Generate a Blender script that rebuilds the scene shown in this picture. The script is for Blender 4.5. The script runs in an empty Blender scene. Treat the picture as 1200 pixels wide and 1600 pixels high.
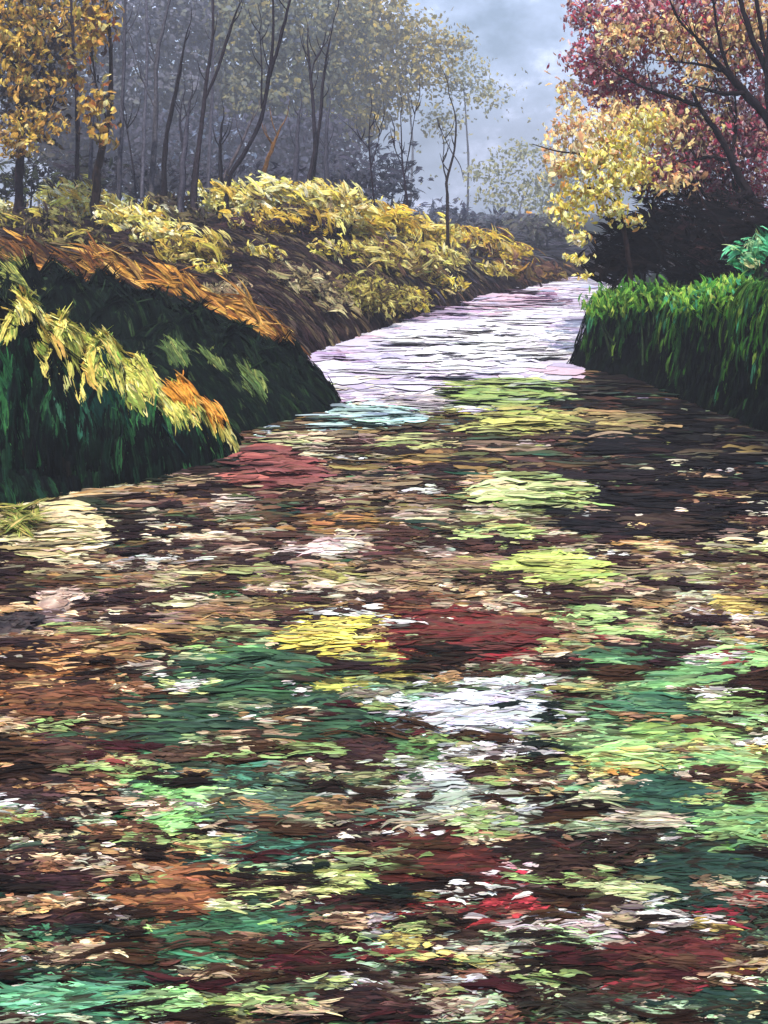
import bpy, math, random
import numpy as np

rng = np.random.default_rng(7)
random.seed(7)
SC = bpy.context.scene
COL = SC.collection
R = math.radians

# ------------------------------------------------------------------ view geometry
F, CX, Y0, H = 1500.0, 600.0, 330.0, 2.4      # focal length and horizon in photo pixels, eye height in metres


def P(px, py, d):
    return np.array([(px - CX) * d / F, d, H - (py - Y0) * d / F])


def wd(py):
    """distance of a point of the water seen at photo row py"""
    return H * F / (np.asarray(py, float) - Y0)


def lin(h):
    h = h.lstrip('#')
    c = np.array([int(h[i:i + 2], 16) / 255 for i in (0, 2, 4)])
    return np.where(c <= .04045, c / 12.92, ((c + .055) / 1.055) ** 2.4)


# ------------------------------------------------------------------ materials
def nodes(name):
    m = bpy.data.materials.new(name)
    m.use_nodes = True
    nt = m.node_tree
    nt.nodes.clear()
    return m, nt


def paint(name, rough=.5, transl=0.0, spec=.35, streak=30.0, bump=.25, var=.35, stretch=(1, 1, 1)):
    """colour from the mesh's own colour attribute, broken up by fine noise, with a fine bump"""
    m, nt = nodes(name)
    N = nt.nodes.new
    L = nt.links.new
    out = N('ShaderNodeOutputMaterial')
    b = N('ShaderNodeBsdfPrincipled')
    at = N('ShaderNodeAttribute'); at.attribute_name = 'Col'
    tc = N('ShaderNodeTexCoord')
    no = N('ShaderNodeTexNoise'); no.inputs['Scale'].default_value = streak; no.inputs['Detail'].default_value = 3
    mr = N('ShaderNodeMapRange')
    mr.inputs['From Min'].default_value = .3; mr.inputs['From Max'].default_value = .7
    mr.inputs['To Min'].default_value = 1 - var; mr.inputs['To Max'].default_value = 1 + var
    mx = N('ShaderNodeMix'); mx.data_type = 'RGBA'; mx.blend_type = 'MULTIPLY'; mx.inputs[0].default_value = 1
    mp = N('ShaderNodeMapping'); mp.inputs['Scale'].default_value = stretch
    L(tc.outputs['Object'], mp.inputs[0]); L(mp.outputs[0], no.inputs['Vector'])
    L(no.outputs['Fac'], mr.inputs['Value'])
    L(at.outputs['Color'], mx.inputs[6]); L(mr.outputs[0], mx.inputs[7])
    L(mx.outputs[2], b.inputs['Base Color'])
    b.inputs['Roughness'].default_value = rough
    b.inputs['Specular IOR Level'].default_value = spec
    bp = N('ShaderNodeBump'); bp.inputs['Strength'].default_value = bump; bp.inputs['Distance'].default_value = .02
    L(no.outputs['Fac'], bp.inputs['Height']); L(bp.outputs[0], b.inputs['Normal'])
    if transl > 0:
        tr = N('ShaderNodeBsdfTranslucent'); L(mx.outputs[2], tr.inputs['Color'])
        ms = N('ShaderNodeMixShader'); ms.inputs[0].default_value = transl
        L(b.outputs[0], ms.inputs[1]); L(tr.outputs[0], ms.inputs[2]); L(ms.outputs[0], out.inputs[0])
    else:
        L(b.outputs[0], out.inputs[0])
    return m


M_LEAF = paint('autumn_leaf', .8, .25, .06, 14, .2, .25)
M_GRASS = paint('bank_grass', .85, .12, .05, 22, .2, .3)
M_FLOAT = paint('leaf_reflection_paint', .65, 0, .08, 60, .4, .4, (.15, 1, 1))
M_SHIMMER = paint('painted_shimmer', .6, 0, .15, 42, .4, .2, (.25, 1, 1))  # for sky shimmer painted as pale strokes on the water
M_BARK = paint('bark', .9, 0, .06, 18, .6, .4)
M_STONE = paint('stone', .6, 0, .3, 16, .6, .4)
M_EARTH = paint('earth', .9, 0, .15, 9, .6, .45)


def water_material():
    m, nt = nodes('stream_water')
    N = nt.nodes.new; L = nt.links.new
    out = N('ShaderNodeOutputMaterial'); b = N('ShaderNodeBsdfPrincipled')
    b.inputs['Base Color'].default_value = (.016, .010, .011, 1)
    b.inputs['Roughness'].default_value = .22
    b.inputs['IOR'].default_value = 1.33
    tc = N('ShaderNodeTexCoord'); mp = N('ShaderNodeMapping')
    mp.inputs['Scale'].default_value = (1.6, 5.5, 1)
    n1 = N('ShaderNodeTexNoise'); n1.inputs['Scale'].default_value = 2.2; n1.inputs['Detail'].default_value = 6
    bp = N('ShaderNodeBump'); bp.inputs['Strength'].default_value = .55; bp.inputs['Distance'].default_value = .12
    L(tc.outputs['Object'], mp.inputs[0]); L(mp.outputs[0], n1.inputs['Vector'])
    L(n1.outputs['Fac'], bp.inputs['Height']); L(bp.outputs[0], b.inputs['Normal'])
    L(b.outputs[0], out.inputs[0])
    return m


M_WATER = water_material()


# ------------------------------------------------------------------ mesh helpers
class MB:
    """collects coloured geometry and links it as ONE mesh object"""

    def __init__(self):
        self.v, self.c, self.q, self.n = [], [], [], 0

    def add(self, v, c, q):
        self.v.append(v.reshape(-1, 3)); self.c.append(c.reshape(-1, 3)); self.q.append(q.reshape(-1, 4) + self.n)
        self.n += len(self.v[-1])

    def build(self, name, mat, parent=None, smooth=False):
        v = np.concatenate(self.v); c = np.concatenate(self.c); q = np.concatenate(self.q)
        if parent is not None:
            v = v - np.array(parent.location)
        me = bpy.data.meshes.new(name)
        me.vertices.add(len(v)); me.vertices.foreach_set('co', v.astype(np.float32).ravel())
        me.loops.add(len(q) * 4); me.loops.foreach_set('vertex_index', q.astype(np.int32).ravel())
        me.polygons.add(len(q))
        me.polygons.foreach_set('loop_start', np.arange(0, len(q) * 4, 4, dtype=np.int32))
        me.polygons.foreach_set('loop_total', np.full(len(q), 4, dtype=np.int32))
        if smooth:
            me.polygons.foreach_set('use_smooth', np.ones(len(q), dtype=bool))
        at = me.attributes.new('Col', 'FLOAT_COLOR', 'POINT')
        rgba = np.ones((len(v), 4), np.float32); rgba[:, :3] = np.clip(c, 0, .92)
        at.data.foreach_set('color', rgba.ravel())
        me.materials.append(mat)
        me.update(calc_edges=True)
        o = bpy.data.objects.new(name, me)
        COL.objects.link(o)
        if parent is not None:
            o.parent = parent
        return o


def unit(a):
    return a / np.maximum(np.linalg.norm(a, axis=-1, keepdims=True), 1e-9)


def strokes(mb, C, D, N, L, W, col, col2=None, nb=6, S=6, bend=.1, arch=.04, droop=0., rag=.35, jit=.16, tilt=.35):
    """a batch of dabs: each a fan of nb narrow bristles lying along D with face normal N"""
    C = np.atleast_2d(C); n = len(C)
    D = unit(np.broadcast_to(D, (n, 3)).astype(float)); N = np.broadcast_to(N, (n, 3)).astype(float)
    N = unit(N - D * np.sum(N * D, 1, keepdims=True)); B = np.cross(N, D)
    L = np.broadcast_to(L, (n,)).astype(float); W = np.broadcast_to(W, (n,)).astype(float)
    col = np.broadcast_to(col, (n, 3)).astype(float)
    col2 = col if col2 is None else np.broadcast_to(col2, (n, 3)).astype(float)
    v = (np.arange(nb) + .5) / nb - .5
    v = v[None] + rng.normal(0, .35 / nb, (n, nb))
    ls = 1 - rag * rng.random((n, nb)) ** 1.3
    sh = rng.normal(0, rag * .28, (n, nb))
    t = np.linspace(0, 1, S)
    tap = np.clip(np.minimum(t / .12, (1 - t) / .2), .0, 1) ** .6 * .7 + .3
    u = (t - .5)[None, None] * ls[..., None] + sh[..., None]
    bd = rng.normal(0, 1, n) * bend
    side = v[..., None] * W[:, None, None] * (.8 + .2 * np.sin(np.pi * t)) + (bd * L)[:, None, None] * u ** 2
    side = side + rng.normal(0, .05, (n, nb, S)) * W[:, None, None]
    up = (arch * L)[:, None, None] * (1 - 4 * u ** 2) - (droop * L)[:, None, None] * (u + .5) ** 2 \
        + (rng.random((n, nb)) * .12)[..., None] * W[:, None, None]
    hw = (W[:, None] / nb * (.75 + .5 * rng.random((n, nb))))[..., None] * tap
    rol = rng.normal(0, tilt, (n, nb))[..., None]
    ca, sa = np.cos(rol), np.sin(rol)
    D4, N4, B4 = D[:, None, None], N[:, None, None], B[:, None, None]
    ctr = C[:, None, None] + D4 * (u * L[:, None, None])[..., None] + B4 * side[..., None] + N4 * up[..., None]
    off = B4 * (hw * ca)[..., None] + N4 * (hw * sa)[..., None]
    V = np.stack([ctr - off, ctr + off], 3)
    g = np.exp(rng.normal(0, jit, (n, nb, 1, 1, 1))) * np.exp(rng.normal(0, jit * .35, (n, nb, 1, 1, 3)))
    mixk = np.clip(rng.normal(.25, .35, (n, nb, 1)) + (t - .5)[None, None] * rng.normal(0, .8, (n, nb, 1)), 0, 1)[..., None, None]
    cc = (col[:, None, None, None] * (1 - mixk) + col2[:, None, None, None] * mixk) * g
    cc = np.broadcast_to(cc, V.shape)
    i = np.arange(n * nb * S * 2).reshape(n, nb, S, 2)
    q = np.stack([i[:, :, :-1, 0], i[:, :, 1:, 0], i[:, :, 1:, 1], i[:, :, :-1, 1]], -1)
    mb.add(V, cc, q)


def tube(mb, pts, rad, col, sides=8, rough=.12, sub=5):
    """a tapered limb through pts (Catmull-Rom) with an uneven, streaked bark"""
    p = np.asarray(pts, float); r = np.asarray(rad, float)
    k = len(p)
    pe = np.vstack([2 * p[0] - p[1], p, 2 * p[-1] - p[-2]])
    out, ro = [], []
    for i in range(k - 1):
        a, b, c, d = pe[i:i + 4]
        for s in range(sub):
            t = s / sub
            out.append(.5 * (2 * b + (c - a) * t + (2 * a - 5 * b + 4 * c - d) * t * t + (3 * b - a - 3 * c + d) * t ** 3))
            ro.append(r[i] + (r[i + 1] - r[i]) * t)
    out.append(p[-1]); ro.append(r[-1])
    out = np.array(out); ro = np.array(ro); m = len(out)
    out = out + rng.normal(0, .12, out.shape) * ro[:, None]
    T = unit(np.gradient(out, axis=0))
    ref = np.array([.3, 1., .12]); A = unit(np.cross(T, ref)); B = np.cross(T, A)
    th = np.linspace(0, 2 * np.pi, sides, endpoint=False)
    rr = ro[:, None] * (1 + rng.normal(0, rough, (m, sides)))
    V = out[:, None] + A[:, None] * (rr * np.cos(th))[..., None] + B[:, None] * (rr * np.sin(th))[..., None]
    sc = np.exp(rng.normal(0, .22, (1, sides, 1)) + rng.normal(0, .15, (m, sides, 1)))
    c = np.broadcast_to(np.asarray(col, float), (m, sides, 3)) * sc
    i = np.arange(m * sides).reshape(m, sides); j = np.roll(i, -1, 1)
    q = np.stack([i[:-1], j[:-1], j[1:], i[1:]], -1)
    mb.add(V, c, q)


def thing(name, loc, label, cat, group=None):
    o = bpy.data.objects.new(name, None); COL.objects.link(o)
    o.location = [float(a) for a in loc]
    o.empty_display_size = .2
    return tag(o, label, cat, group)


def tag(o, label=None, cat=None, group=None, kind=None):
    if label: o['label'] = label
    if cat: o['category'] = cat
    if group: o['group'] = group
    if kind: o['kind'] = kind
    return o


def pick(pal, n):
    """pal: list of (hex, weight)"""
    cs = np.array([lin(h) for h, _ in pal]); w = np.array([a for _, a in pal], float)
    return cs[rng.choice(len(cs), n, p=w / w.sum())]


def smooth(a, b, x):
    t = np.clip((x - a) / (b - a), 0, 1)
    return t * t * (3 - 2 * t)


# ------------------------------------------------------------------ terrain
LEFT_SHORE = [(-3.0, -6), (-2.9, 4), (-2.95, 6.6), (-3.1, 7.6), (-2.45, 8.25), (-1.85, 9.8), (-1.2, 10.7), (-0.62, 11.25),
              (-0.85, 12.4), (-1.3, 14.4), (-1.15, 15.6), (-.6, 17.3), (.2, 19.6), (2.2, 24), (6.0, 32.2), (11, 42)]
RIGHT_SHORE = [(15, 42), (9.2, 34), (6.5, 27), (4.5, 20), (3.2, 15.6), (2.78, 14.5), (3.5, 13.2), (4.05, 10.4), (4.5, 7), (4.6, -6)]
STREAM = np.array(LEFT_SHORE + RIGHT_SHORE)


def seg_dist(x, y, pts, closed=False):
    pts = np.asarray(pts, float)
    n = len(pts) if closed else len(pts) - 1
    best = np.full(x.shape, 1e9); par = np.zeros(x.shape)
    for i in range(n):
        a, b = pts[i][:2], pts[(i + 1) % len(pts)][:2]
        e = b - a; l2 = e @ e
        t = np.clip(((x - a[0]) * e[0] + (y - a[1]) * e[1]) / l2, 0, 1)
        d = np.hypot(x - a[0] - t * e[0], y - a[1] - t * e[1])
        k = d < best
        best = np.where(k, d, best); par = np.where(k, i + t, par)
    return best, par


def inside(x, y, poly):
    r = np.zeros(x.shape, bool); n = len(poly)
    for i in range(n):
        x1, y1 = poly[i]; x2, y2 = poly[(i + 1) % n]
        c = (y1 > y) != (y2 > y)
        with np.errstate(divide='ignore', invalid='ignore'):
            xi = (x2 - x1) * (y - y1) / (y2 - y1) + x1
        r ^= c & (x < xi)
    return r


def ridge_pts(lst):
    return np.array([P(*a) for a in lst])


RIDGES = {
    'mid': (ridge_pts([(-420, 420, 12.8), (0, 438, 12.3), (120, 455, 12.2), (230, 488, 12.0), (350, 528, 11.9), (430, 556, 11.8),
                       (480, 600, 11.6), (518, 652, 11.4)]), np.array([2.2, 1.8, 1.6, 1.45, 1.2, .95, .6, .2])),
    'near': (ridge_pts([(-420, 450, 8.6), (0, 502, 8.9), (90, 538, 9.0), (170, 578, 9.1), (250, 620, 9.3), (310, 656, 9.6),
                        (352, 690, 9.9)]), np.array([1.3, 1.15, 1.0, .85, .7, .5, .2])),
    'rust': (ridge_pts([(-300, 385, 15.5), (60, 402, 14.6), (250, 440, 14.6), (390, 488, 14.8), (455, 540, 15.0), (495, 590, 15.0)]),
             np.array([1.6, 1.3, 1.1, .9, .6, .25])),
}


def wob(x, y, s=1.0):
    return (np.sin(x * 1.7 * s + 1.3) * np.cos(y * 1.3 * s + .4) + .5 * np.sin(x * 3.9 * s + y * 2.7 * s) + .3 * np.cos(x * 7.3 * s - y * 6.1 * s + 2))


def height(x, y):
    x = np.asarray(x, float); y = np.asarray(y, float)
    d, _ = seg_dist(x, y, STREAM, True)
    ins = inside(x, y, STREAM)
    dl, _ = seg_dist(x, y, LEFT_SHORE); dr, _ = seg_dist(x, y, RIGHT_SHORE)
    right = dr < dl
    plat = np.interp(y, [-10, 6, 12, 16, 20, 23, 27, 31, 36, 46, 80, 140, 220], [.8, .9, 1.1, 1.5, 2.05, 2.1, 1.55, .95, .7, .8, 1.0, 1.3, 1.6])
    wl = np.interp(y, [0, 12, 18, 24, 32], [2.5, 3, 3.6, 3.6, 3.0])
    zl = plat * (1 - np.exp(-(d / wl) * 2.4)) * 1.06
    top = np.interp(y, [0, 8, 11, 13, 14.6, 16, 20, 26, 34, 46, 80, 140, 220], [1.6, 1.6, 1.5, 1.22, 1.0, .95, .9, .8, .7, .8, 1.0, 1.3, 1.6])
    near_r = 1 - smooth(17, 20, y)
    zr_near = top * smooth(-.02, .42, d) + .85 * smooth(.7, 4.5, d)
    zr_far = top * (1 - np.exp(-d * 1.1)) + .9 * smooth(1, 6, d) * (1 - smooth(22, 34, y))
    zr = zr_near * near_r + zr_far * (1 - near_r)
    z = np.where(right, zr, zl)
    z = z + np.where(ins, 0, wob(x, y) * .06 * smooth(.2, 1.5, d))
    z = np.where(ins, -.45 * smooth(0, .8, d) - .02, z)
    rid = np.where(right, 2, 1); rid = np.where(ins, 0, rid)
    for k, (nm, (pts, w)) in enumerate(RIDGES.items()):
        e, t = seg_dist(x, y, pts)
        zc = np.interp(t, np.arange(len(pts)), pts[:, 2]); ww = np.interp(t, np.arange(len(pts)), w)
        rr = np.clip(1 - (e / ww) ** 2.2, 0, 1)
        # lumps that run down the face
        lump = 1 + .10 * np.sin(t * 9 + e * 1.5) + .05 * np.sin(t * 21 + 1)
        zz = (zc + .1) * rr ** .62 * np.where(e > .15 * ww, lump, 1) - .1
        up = zz > z
        z = np.where(up, zz, z); rid = np.where(up, 3 + k, rid)
    return z, rid


def ground_at(x, y):
    return float(height(np.array([x]), np.array([y]))[0][0])


_DD = np.exp(np.linspace(math.log(5.5), math.log(60), 700))


def on_ground(px, py, fallback):
    """where the line of sight through a photo pixel first meets the ground"""
    z, _ = height((px - CX) * _DD / F, _DD)
    hit = np.nonzero(H - (py - Y0) * _DD / F <= z)[0]
    return float(_DD[hit[0]]) if len(hit) else fallback


def grad(x, y, e=.06):
    gx = (height(x + e, y)[0] - height(x - e, y)[0]) / (2 * e)
    gy = (height(x, y + e)[0] - height(x, y - e)[0]) / (2 * e)
    return gx, gy


xs = np.concatenate([np.linspace(-260, -20, 36)[:-1], np.linspace(-20, -8, 50)[:-1], np.arange(-8, 9, .1), np.linspace(9, 24, 60), np.linspace(24, 260, 36)[1:]])
ys = np.concatenate([np.linspace(-40, -2, 14)[:-1], np.arange(-2, 26, .1), np.linspace(26, 50, 100), np.linspace(50, 260, 50)[1:]])
GX, GY = np.meshgrid(xs, ys)
GZ, GR = height(GX.ravel(), GY.ravel())
GZ = GZ.reshape(GX.shape); GR = GR.reshape(GX.shape)
mb = MB()
base = np.array([lin('#1f1514'), lin('#241a17'), lin('#141d13'), lin('#0d1612'), lin('#0b130f'), lin('#3f2a18')])
gcol = base[GR]
gcol[(GR == 1) & (GY < 14.6)] = lin('#0d1612')
ii = np.arange(GX.size).reshape(GX.shape)
mb.add(np.stack([GX, GY, GZ], -1), gcol * np.exp(rng.normal(0, .15, GX.shape + (1,))),
       np.stack([ii[:-1, :-1], ii[:-1, 1:], ii[1:, 1:], ii[1:, :-1]], -1))
tag(mb.build('ground', M_EARTH, smooth=True), kind='structure')

# water: one level sheet that runs under the banks
mb = MB()
wx = np.linspace(-7, 18, 26); wy = np.linspace(-6, 44, 51)
X, Y = np.meshgrid(wx, wy); ii = np.arange(X.size).reshape(X.shape)
mb.add(np.stack([X, Y, 0 * X], -1), np.zeros(X.shape + (3,)), np.stack([ii[:-1, :-1], ii[:-1, 1:], ii[1:, 1:], ii[1:, :-1]], -1))
tag(mb.build('water', M_WATER), kind='structure')

# ------------------------------------------------------------------ leaves, painted reflections and painted sky shimmer on the stream
# (px, py, width, height in photo pixels of the patch as it lies on the water, colour, second colour, kind, label)
PATCH = [
    # far channel
    (740, 555, 300, 84, '#f0ecee', '#d4cedb', 'f', 'large sheet of white and lilac painted shimmer filling the far bend of the stream'),
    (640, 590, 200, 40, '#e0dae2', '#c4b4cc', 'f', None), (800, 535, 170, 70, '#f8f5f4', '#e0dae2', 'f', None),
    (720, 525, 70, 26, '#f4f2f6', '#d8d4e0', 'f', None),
    (790, 475, 170, 34, '#cda4b4', '#b9b0c8', 'f', 'pink painted shimmer near the yellow shrub on the right bank tip'),
    (680, 500, 130, 26, '#b59ab8', '#8c7a94', 'f', None), (850, 455, 90, 18, '#aeb0c6', '#c6b6c6', 'f', None),
    (545, 570, 110, 50, '#a585b2', '#c0a0b8', 'f', 'mauve and violet painted shimmer against the rusty bank'),
    (610, 545, 90, 36, '#b9a8cc', '#d0b8cc', 'f', None), (530, 612, 110, 34, '#c6bda0', '#a89aa8', 'f', None),
    (850, 506, 44, 12, '#e8cf52', '#f0e090', 'l', 'small yellow leaf and reflection daub on the white shimmer'),
    (682, 501, 40, 12, '#d8b83c', '#8a6a28', 'l', None),
    (570, 662, 180, 34, '#b4dce0', '#7f9aa0', 'f', 'pale turquoise painted shimmer below the tip of the dark mossy mound'),
    (432, 686, 64, 24, '#d8e4ee', '#a8b8c8', 'f', 'small white-blue painted shimmer left of the turquoise one'),
    (530, 690, 80, 14, '#b8c4c4', '#8a8a88', 'f', None), (640, 635, 120, 26, '#a79aa2', '#cfc7b8', 'f', None),
    (690, 590, 150, 30, '#cbc8da', '#a88fae', 'f', None),
    # green band below it
    (780, 620, 190, 42, '#7d9a4c', '#a0aa58', 'w', 'grass-green reflection daub directly below the white shimmer'),
    (730, 646, 66, 14, '#dcc23e', '#e8d878', 'l', None), (815, 634, 90, 10, '#cfe0dc', '#a8c8b8', 'f', None),
    (815, 668, 170, 34, '#a9a94f', '#8a8448', 'w', 'yellow-olive reflection daub behind the cream streak'), (865, 668, 60, 14, '#c4dcc4', '#8fb8a8', 'f', None),
    (950, 672, 150, 34, '#a08a50', '#7a6a40', 'l', None), (1030, 697, 66, 14, '#e2da90', '#c8c070', 'l', 'thin cream leaf and reflection streak in the dark water under the right bank'),
    (920, 605, 80, 14, '#75753c', '#3a3a24', 'l', None), (1000, 622, 60, 10, '#6a6a38', '#2a2a1c', 'l', None), (1070, 655, 70, 14, '#5a5c34', '#2a2a1c', 'l', None),
    (970, 635, 60, 10, '#7a3a34', '#33221f', 'l', None),
    # middle reach
    (300, 742, 240, 30, '#1b2a20', '#2a1c1a', 'w', None), (120, 805, 190, 26, '#1a2c20', '#33271f', 'w', None),
    (430, 745, 150, 60, '#8a4a42', '#5a2c2a', 'l', 'rust-red leaf and reflection daub with pink flecks below the dark mossy mound'), (440, 742, 110, 28, '#c79f94', '#9a6a60', 'l', None),
    (355, 795, 90, 30, '#cdb6a0', '#8a6a5c', 'l', 'pale pink-tan leaf and reflection daub left of the rust-red one'), (272, 780, 70, 16, '#8f6c3a', '#4a3326', 'l', None),
    (620, 760, 90, 20, '#96763c', '#5a4428', 'l', None), (665, 722, 100, 30, '#8f7038', '#5a4028', 'l', None), (540, 822, 100, 24, '#a87a38', '#7a5428', 'l', 'flat ochre leaf and reflection daub at centre stream'),
    (815, 704, 70, 26, '#cdbcae', '#8a6a60', 'l', None), (835, 775, 180, 56, '#8f9f55', '#c8c888', 'w', 'speckled lime reflection daub with cream flecks, upper of the midstream greens'),
    (955, 765, 90, 20, '#5a8a44', '#7a8a50', 'w', None), (810, 752, 40, 18, '#bfb23c', '#8a8434', 'l', None),
    (780, 790, 60, 26, '#e6e4cc', '#a8b078', 'f', None), (790, 845, 110, 44, '#97ab58', '#b8c07a', 'w', None),
    (815, 808, 60, 14, '#e0e4d0', '#8a9a60', 'f', None), (860, 900, 150, 46, '#b6bd52', '#9aa64a', 'w', 'bright yellow-green reflection daub in midstream'),
    (980, 830, 66, 16, '#b7b865', '#7a7848', 'l', None), (985, 860, 46, 18, '#b8a95a', '#857440', 'l', None),
    (680, 815, 90, 20, '#cbb8a4', '#8a7060', 'l', None), (690, 868, 80, 26, '#c9b49e', '#8a7262', 'l', None), (640, 908, 110, 50, '#a98c64', '#7a5e44', 'l', None),
    (510, 864, 110, 26, '#dccab8', '#93786a', 'l', 'pinkish-white leaf and reflection daub above the bright yellow one'), (362, 808, 40, 12, '#f0e6e0', '#a8887c', 'f', None),
    (345, 862, 120, 24, '#b29a80', '#6a4a3c', 'l', None), (300, 880, 90, 26, '#8f7258', '#4a3026', 'l', None), (410, 889, 60, 10, '#b07840', '#6a4a2c', 'l', None),
    (470, 915, 110, 22, '#8f7c3e', '#5a4c2c', 'l', None), (530, 905, 90, 26, '#a8a050', '#756a3a', 'l', None),
    (340, 930, 66, 24, '#3f7a46', '#2a4a34', 'w', None), (425, 946, 84, 26, '#a9924e', '#6e6a40', 'l', None), (370, 960, 100, 20, '#6a5a34', '#2a4a34', 'l', None),
    (300, 870, 60, 14, '#7a9a5a', '#55503a', 'w', None),
    (580, 935, 90, 26, '#b39a80', '#7a5a48', 'l', None), (565, 945, 60, 26, '#d6c4b4', '#8a7060', 'l', None),
    # left shore colours
    (75, 838, 150, 84, '#dcc896', '#a89a60', 'l', 'tan and straw leaf litter and reflection daub against the near mossy mound'), (105, 866, 46, 24, '#e2d2cc', '#b8a490', 'f', None),
    (90, 893, 140, 18, '#c4a878', '#8a7050', 'l', None), (90, 978, 120, 26, '#9a8580', '#5a4644', 'l', None), (70, 1010, 130, 26, '#6e3c26', '#3a2220', 'l', None),
    (215, 1008, 160, 34, '#b48c4e', '#7a5a34', 'l', 'long tan leaf and reflection daub beside the shore stones'), (285, 997, 90, 24, '#c09a5a', '#8a6a3c', 'l', None), (360, 988, 130, 24, '#8f7a48', '#5a4a30', 'l', None),
    (265, 962, 60, 14, '#c4a464', '#7a6040', 'l', None), (60, 1045, 120, 26, '#b0702e', '#dba56a', 'l', 'orange leaf and reflection daub at the left shore'), (130, 1035, 60, 22, '#dba56a', '#a0703c', 'l', None),
    (150, 1050, 130, 30, '#7a4824', '#4a2c1e', 'l', None), (90, 1100, 180, 60, '#6e4226', '#3a2420', 'l', None), (20, 1092, 60, 18, '#a8651f', '#7a4820', 'l', None),
    (70, 1128, 100, 14, '#d9b79a', '#8a6a50', 'l', None), (30, 1160, 80, 24, '#a06a30', '#5a3a24', 'l', None), (60, 1180, 130, 40, '#4a3026', '#2c1c1c', 'l', None),
    # the colourful middle
    (522, 1000, 150, 46, '#e8d03a', '#d8c860', 'l', 'brightest yellow leaf and reflection daub in midstream, left of the crimson one'), (470, 990, 60, 14, '#e8ecd8', '#c0c890', 'f', None),
    (625, 975, 60, 34, '#c89a30', '#8a5a28', 'l', None), (618, 1000, 60, 24, '#d6b545', '#a07a34', 'l', None), (575, 1032, 130, 24, '#a8c06a', '#c8b84a', 'w', None),
    (740, 1000, 290, 62, '#6a2422', '#54342a', 'l', 'broad crimson leaf and reflection daub in midstream'), (745, 1022, 180, 34, '#8e1a24', '#6a1c20', 'l', None), (650, 1030, 90, 30, '#8a2422', '#b07830', 'l', None),
    (720, 1008, 84, 16, '#e8e0ea', '#b89aa8', 'f', None), (860, 1015, 60, 14, '#9a2028', '#5a1c20', 'l', None), (800, 962, 110, 26, '#c8ab82', '#8f7a58', 'l', None), (745, 1036, 30, 12, '#c8a03a', '#8a5428', 'l', None),
    (640, 955, 120, 30, '#5a2420', '#7a5230', 'l', None), (590, 1055, 130, 24, '#a89a34', '#7a7a34', 'l', None), (560, 1055, 60, 12, '#b05a34', '#c8b84a', 'l', None),
    (350, 1037, 110, 30, '#6f9a3f', '#3a6a44', 'w', None), (386, 1042, 26, 14, '#e8e040', '#b8c040', 'l', None), (348, 1074, 34, 9, '#8fae4a', '#5a8a44', 'w', None),
    (380, 1060, 260, 70, '#1d3c2e', '#3a6a44', 'w', 'deep green reflection daub left of the bright yellow one'), (420, 1130, 340, 80, '#1c382c', '#345a3c', 'w', None), (280, 1160, 170, 60, '#22382c', '#2f5a3c', 'w', None),
    (490, 1080, 150, 18, '#cfcb4a', '#9aac48', 'l', 'thin streaks of yellow-lime leaf and reflection on the deep green daub'), (430, 1098, 110, 16, '#b8c458', '#7a9a50', 'l', None), (570, 1095, 70, 20, '#c6c670', '#8aa060', 'l', None),
    (400, 1140, 130, 22, '#b9cf9a', '#7aa07a', 'w', None), (480, 1118, 110, 14, '#b0c48a', '#5a8a6a', 'w', None), (392, 1122, 24, 14, '#eef2e6', '#b0c8a0', 'f', None),
    (250, 1118, 90, 14, '#b4a468', '#5a6a44', 'l', None), (230, 1160, 36, 14, '#a5b73c', '#5a8a44', 'w', None), (240, 1185, 50, 24, '#6fb568', '#3a7a50', 'w', None), (300, 1190, 120, 20, '#2f7a56', '#1c4434', 'w', None),
    (610, 1100, 80, 28, '#e8ece6', '#9ac0b0', 'f', 'small white painted shimmer left of the large midstream one'), (620, 1125, 60, 20, '#3a8a72', '#1f5a4a', 'w', None),
    (780, 1070, 130, 26, '#eef0ea', '#b8c8b0', 'f', None), (690, 1066, 70, 16, '#e6e6da', '#a8b088', 'f', None), (650, 1080, 130, 18, '#5f6a3c', '#3a4a30', 'w', None),
    (740, 1122, 190, 50, '#dadade', '#b0aeb8', 'f', 'large white painted shimmer just below the crimson daub'), (790, 1132, 70, 24, '#a8b4d8', '#c8d0e0', 'f', None), (745, 1145, 90, 20, '#f0eeea', '#c4bcc0', 'f', None),
    (830, 1098, 70, 14, '#b8d08a', '#8aa870', 'w', None), (725, 1188, 80, 22, '#ece8e6', '#a0988e', 'f', None), (805, 1180, 80, 26, '#f2f0ee', '#a8a0a0', 'f', 'ragged white painted shimmer beneath the large one, beside dark water'),
    (660, 1152, 90, 20, '#5a1f22', '#3a1a1c', 'l', None), (650, 1182, 90, 34, '#4f7a3c', '#3a6a40', 'w', None), (560, 1190, 150, 40, '#3a2420', '#2a1a1c', 'l', None),
    # right-hand greens
    (935, 980, 110, 40, '#a4bf6a', '#7a9a58', 'w', 'pale green reflection daub right of the crimson one'), (1000, 1000, 66, 44, '#a9c46e', '#86a85c', 'w', None), (945, 1040, 100, 36, '#7fae6a', '#4a7e58', 'w', None),
    (950, 1030, 130, 40, '#2c5440', '#46784c', 'w', None), (1140, 1040, 120, 38, '#a0c878', '#7aa85e', 'w', 'mint-green reflection daub at the right edge of the picture'), (1080, 1075, 160, 50, '#6f9e5a', '#3f6e4a', 'w', None), (1140, 1100, 130, 50, '#7a9a50', '#8fae5e', 'w', None),
    (1020, 1115, 140, 50, '#2a5a44', '#4f8a5a', 'w', None), (940, 1160, 130, 34, '#9cc47a', '#6f9e60', 'w', None), (1060, 1150, 160, 40, '#8aa84c', '#5a7e44', 'w', None), (1155, 1138, 70, 16, '#b0dc98', '#7ab07a', 'w', None),
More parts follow.
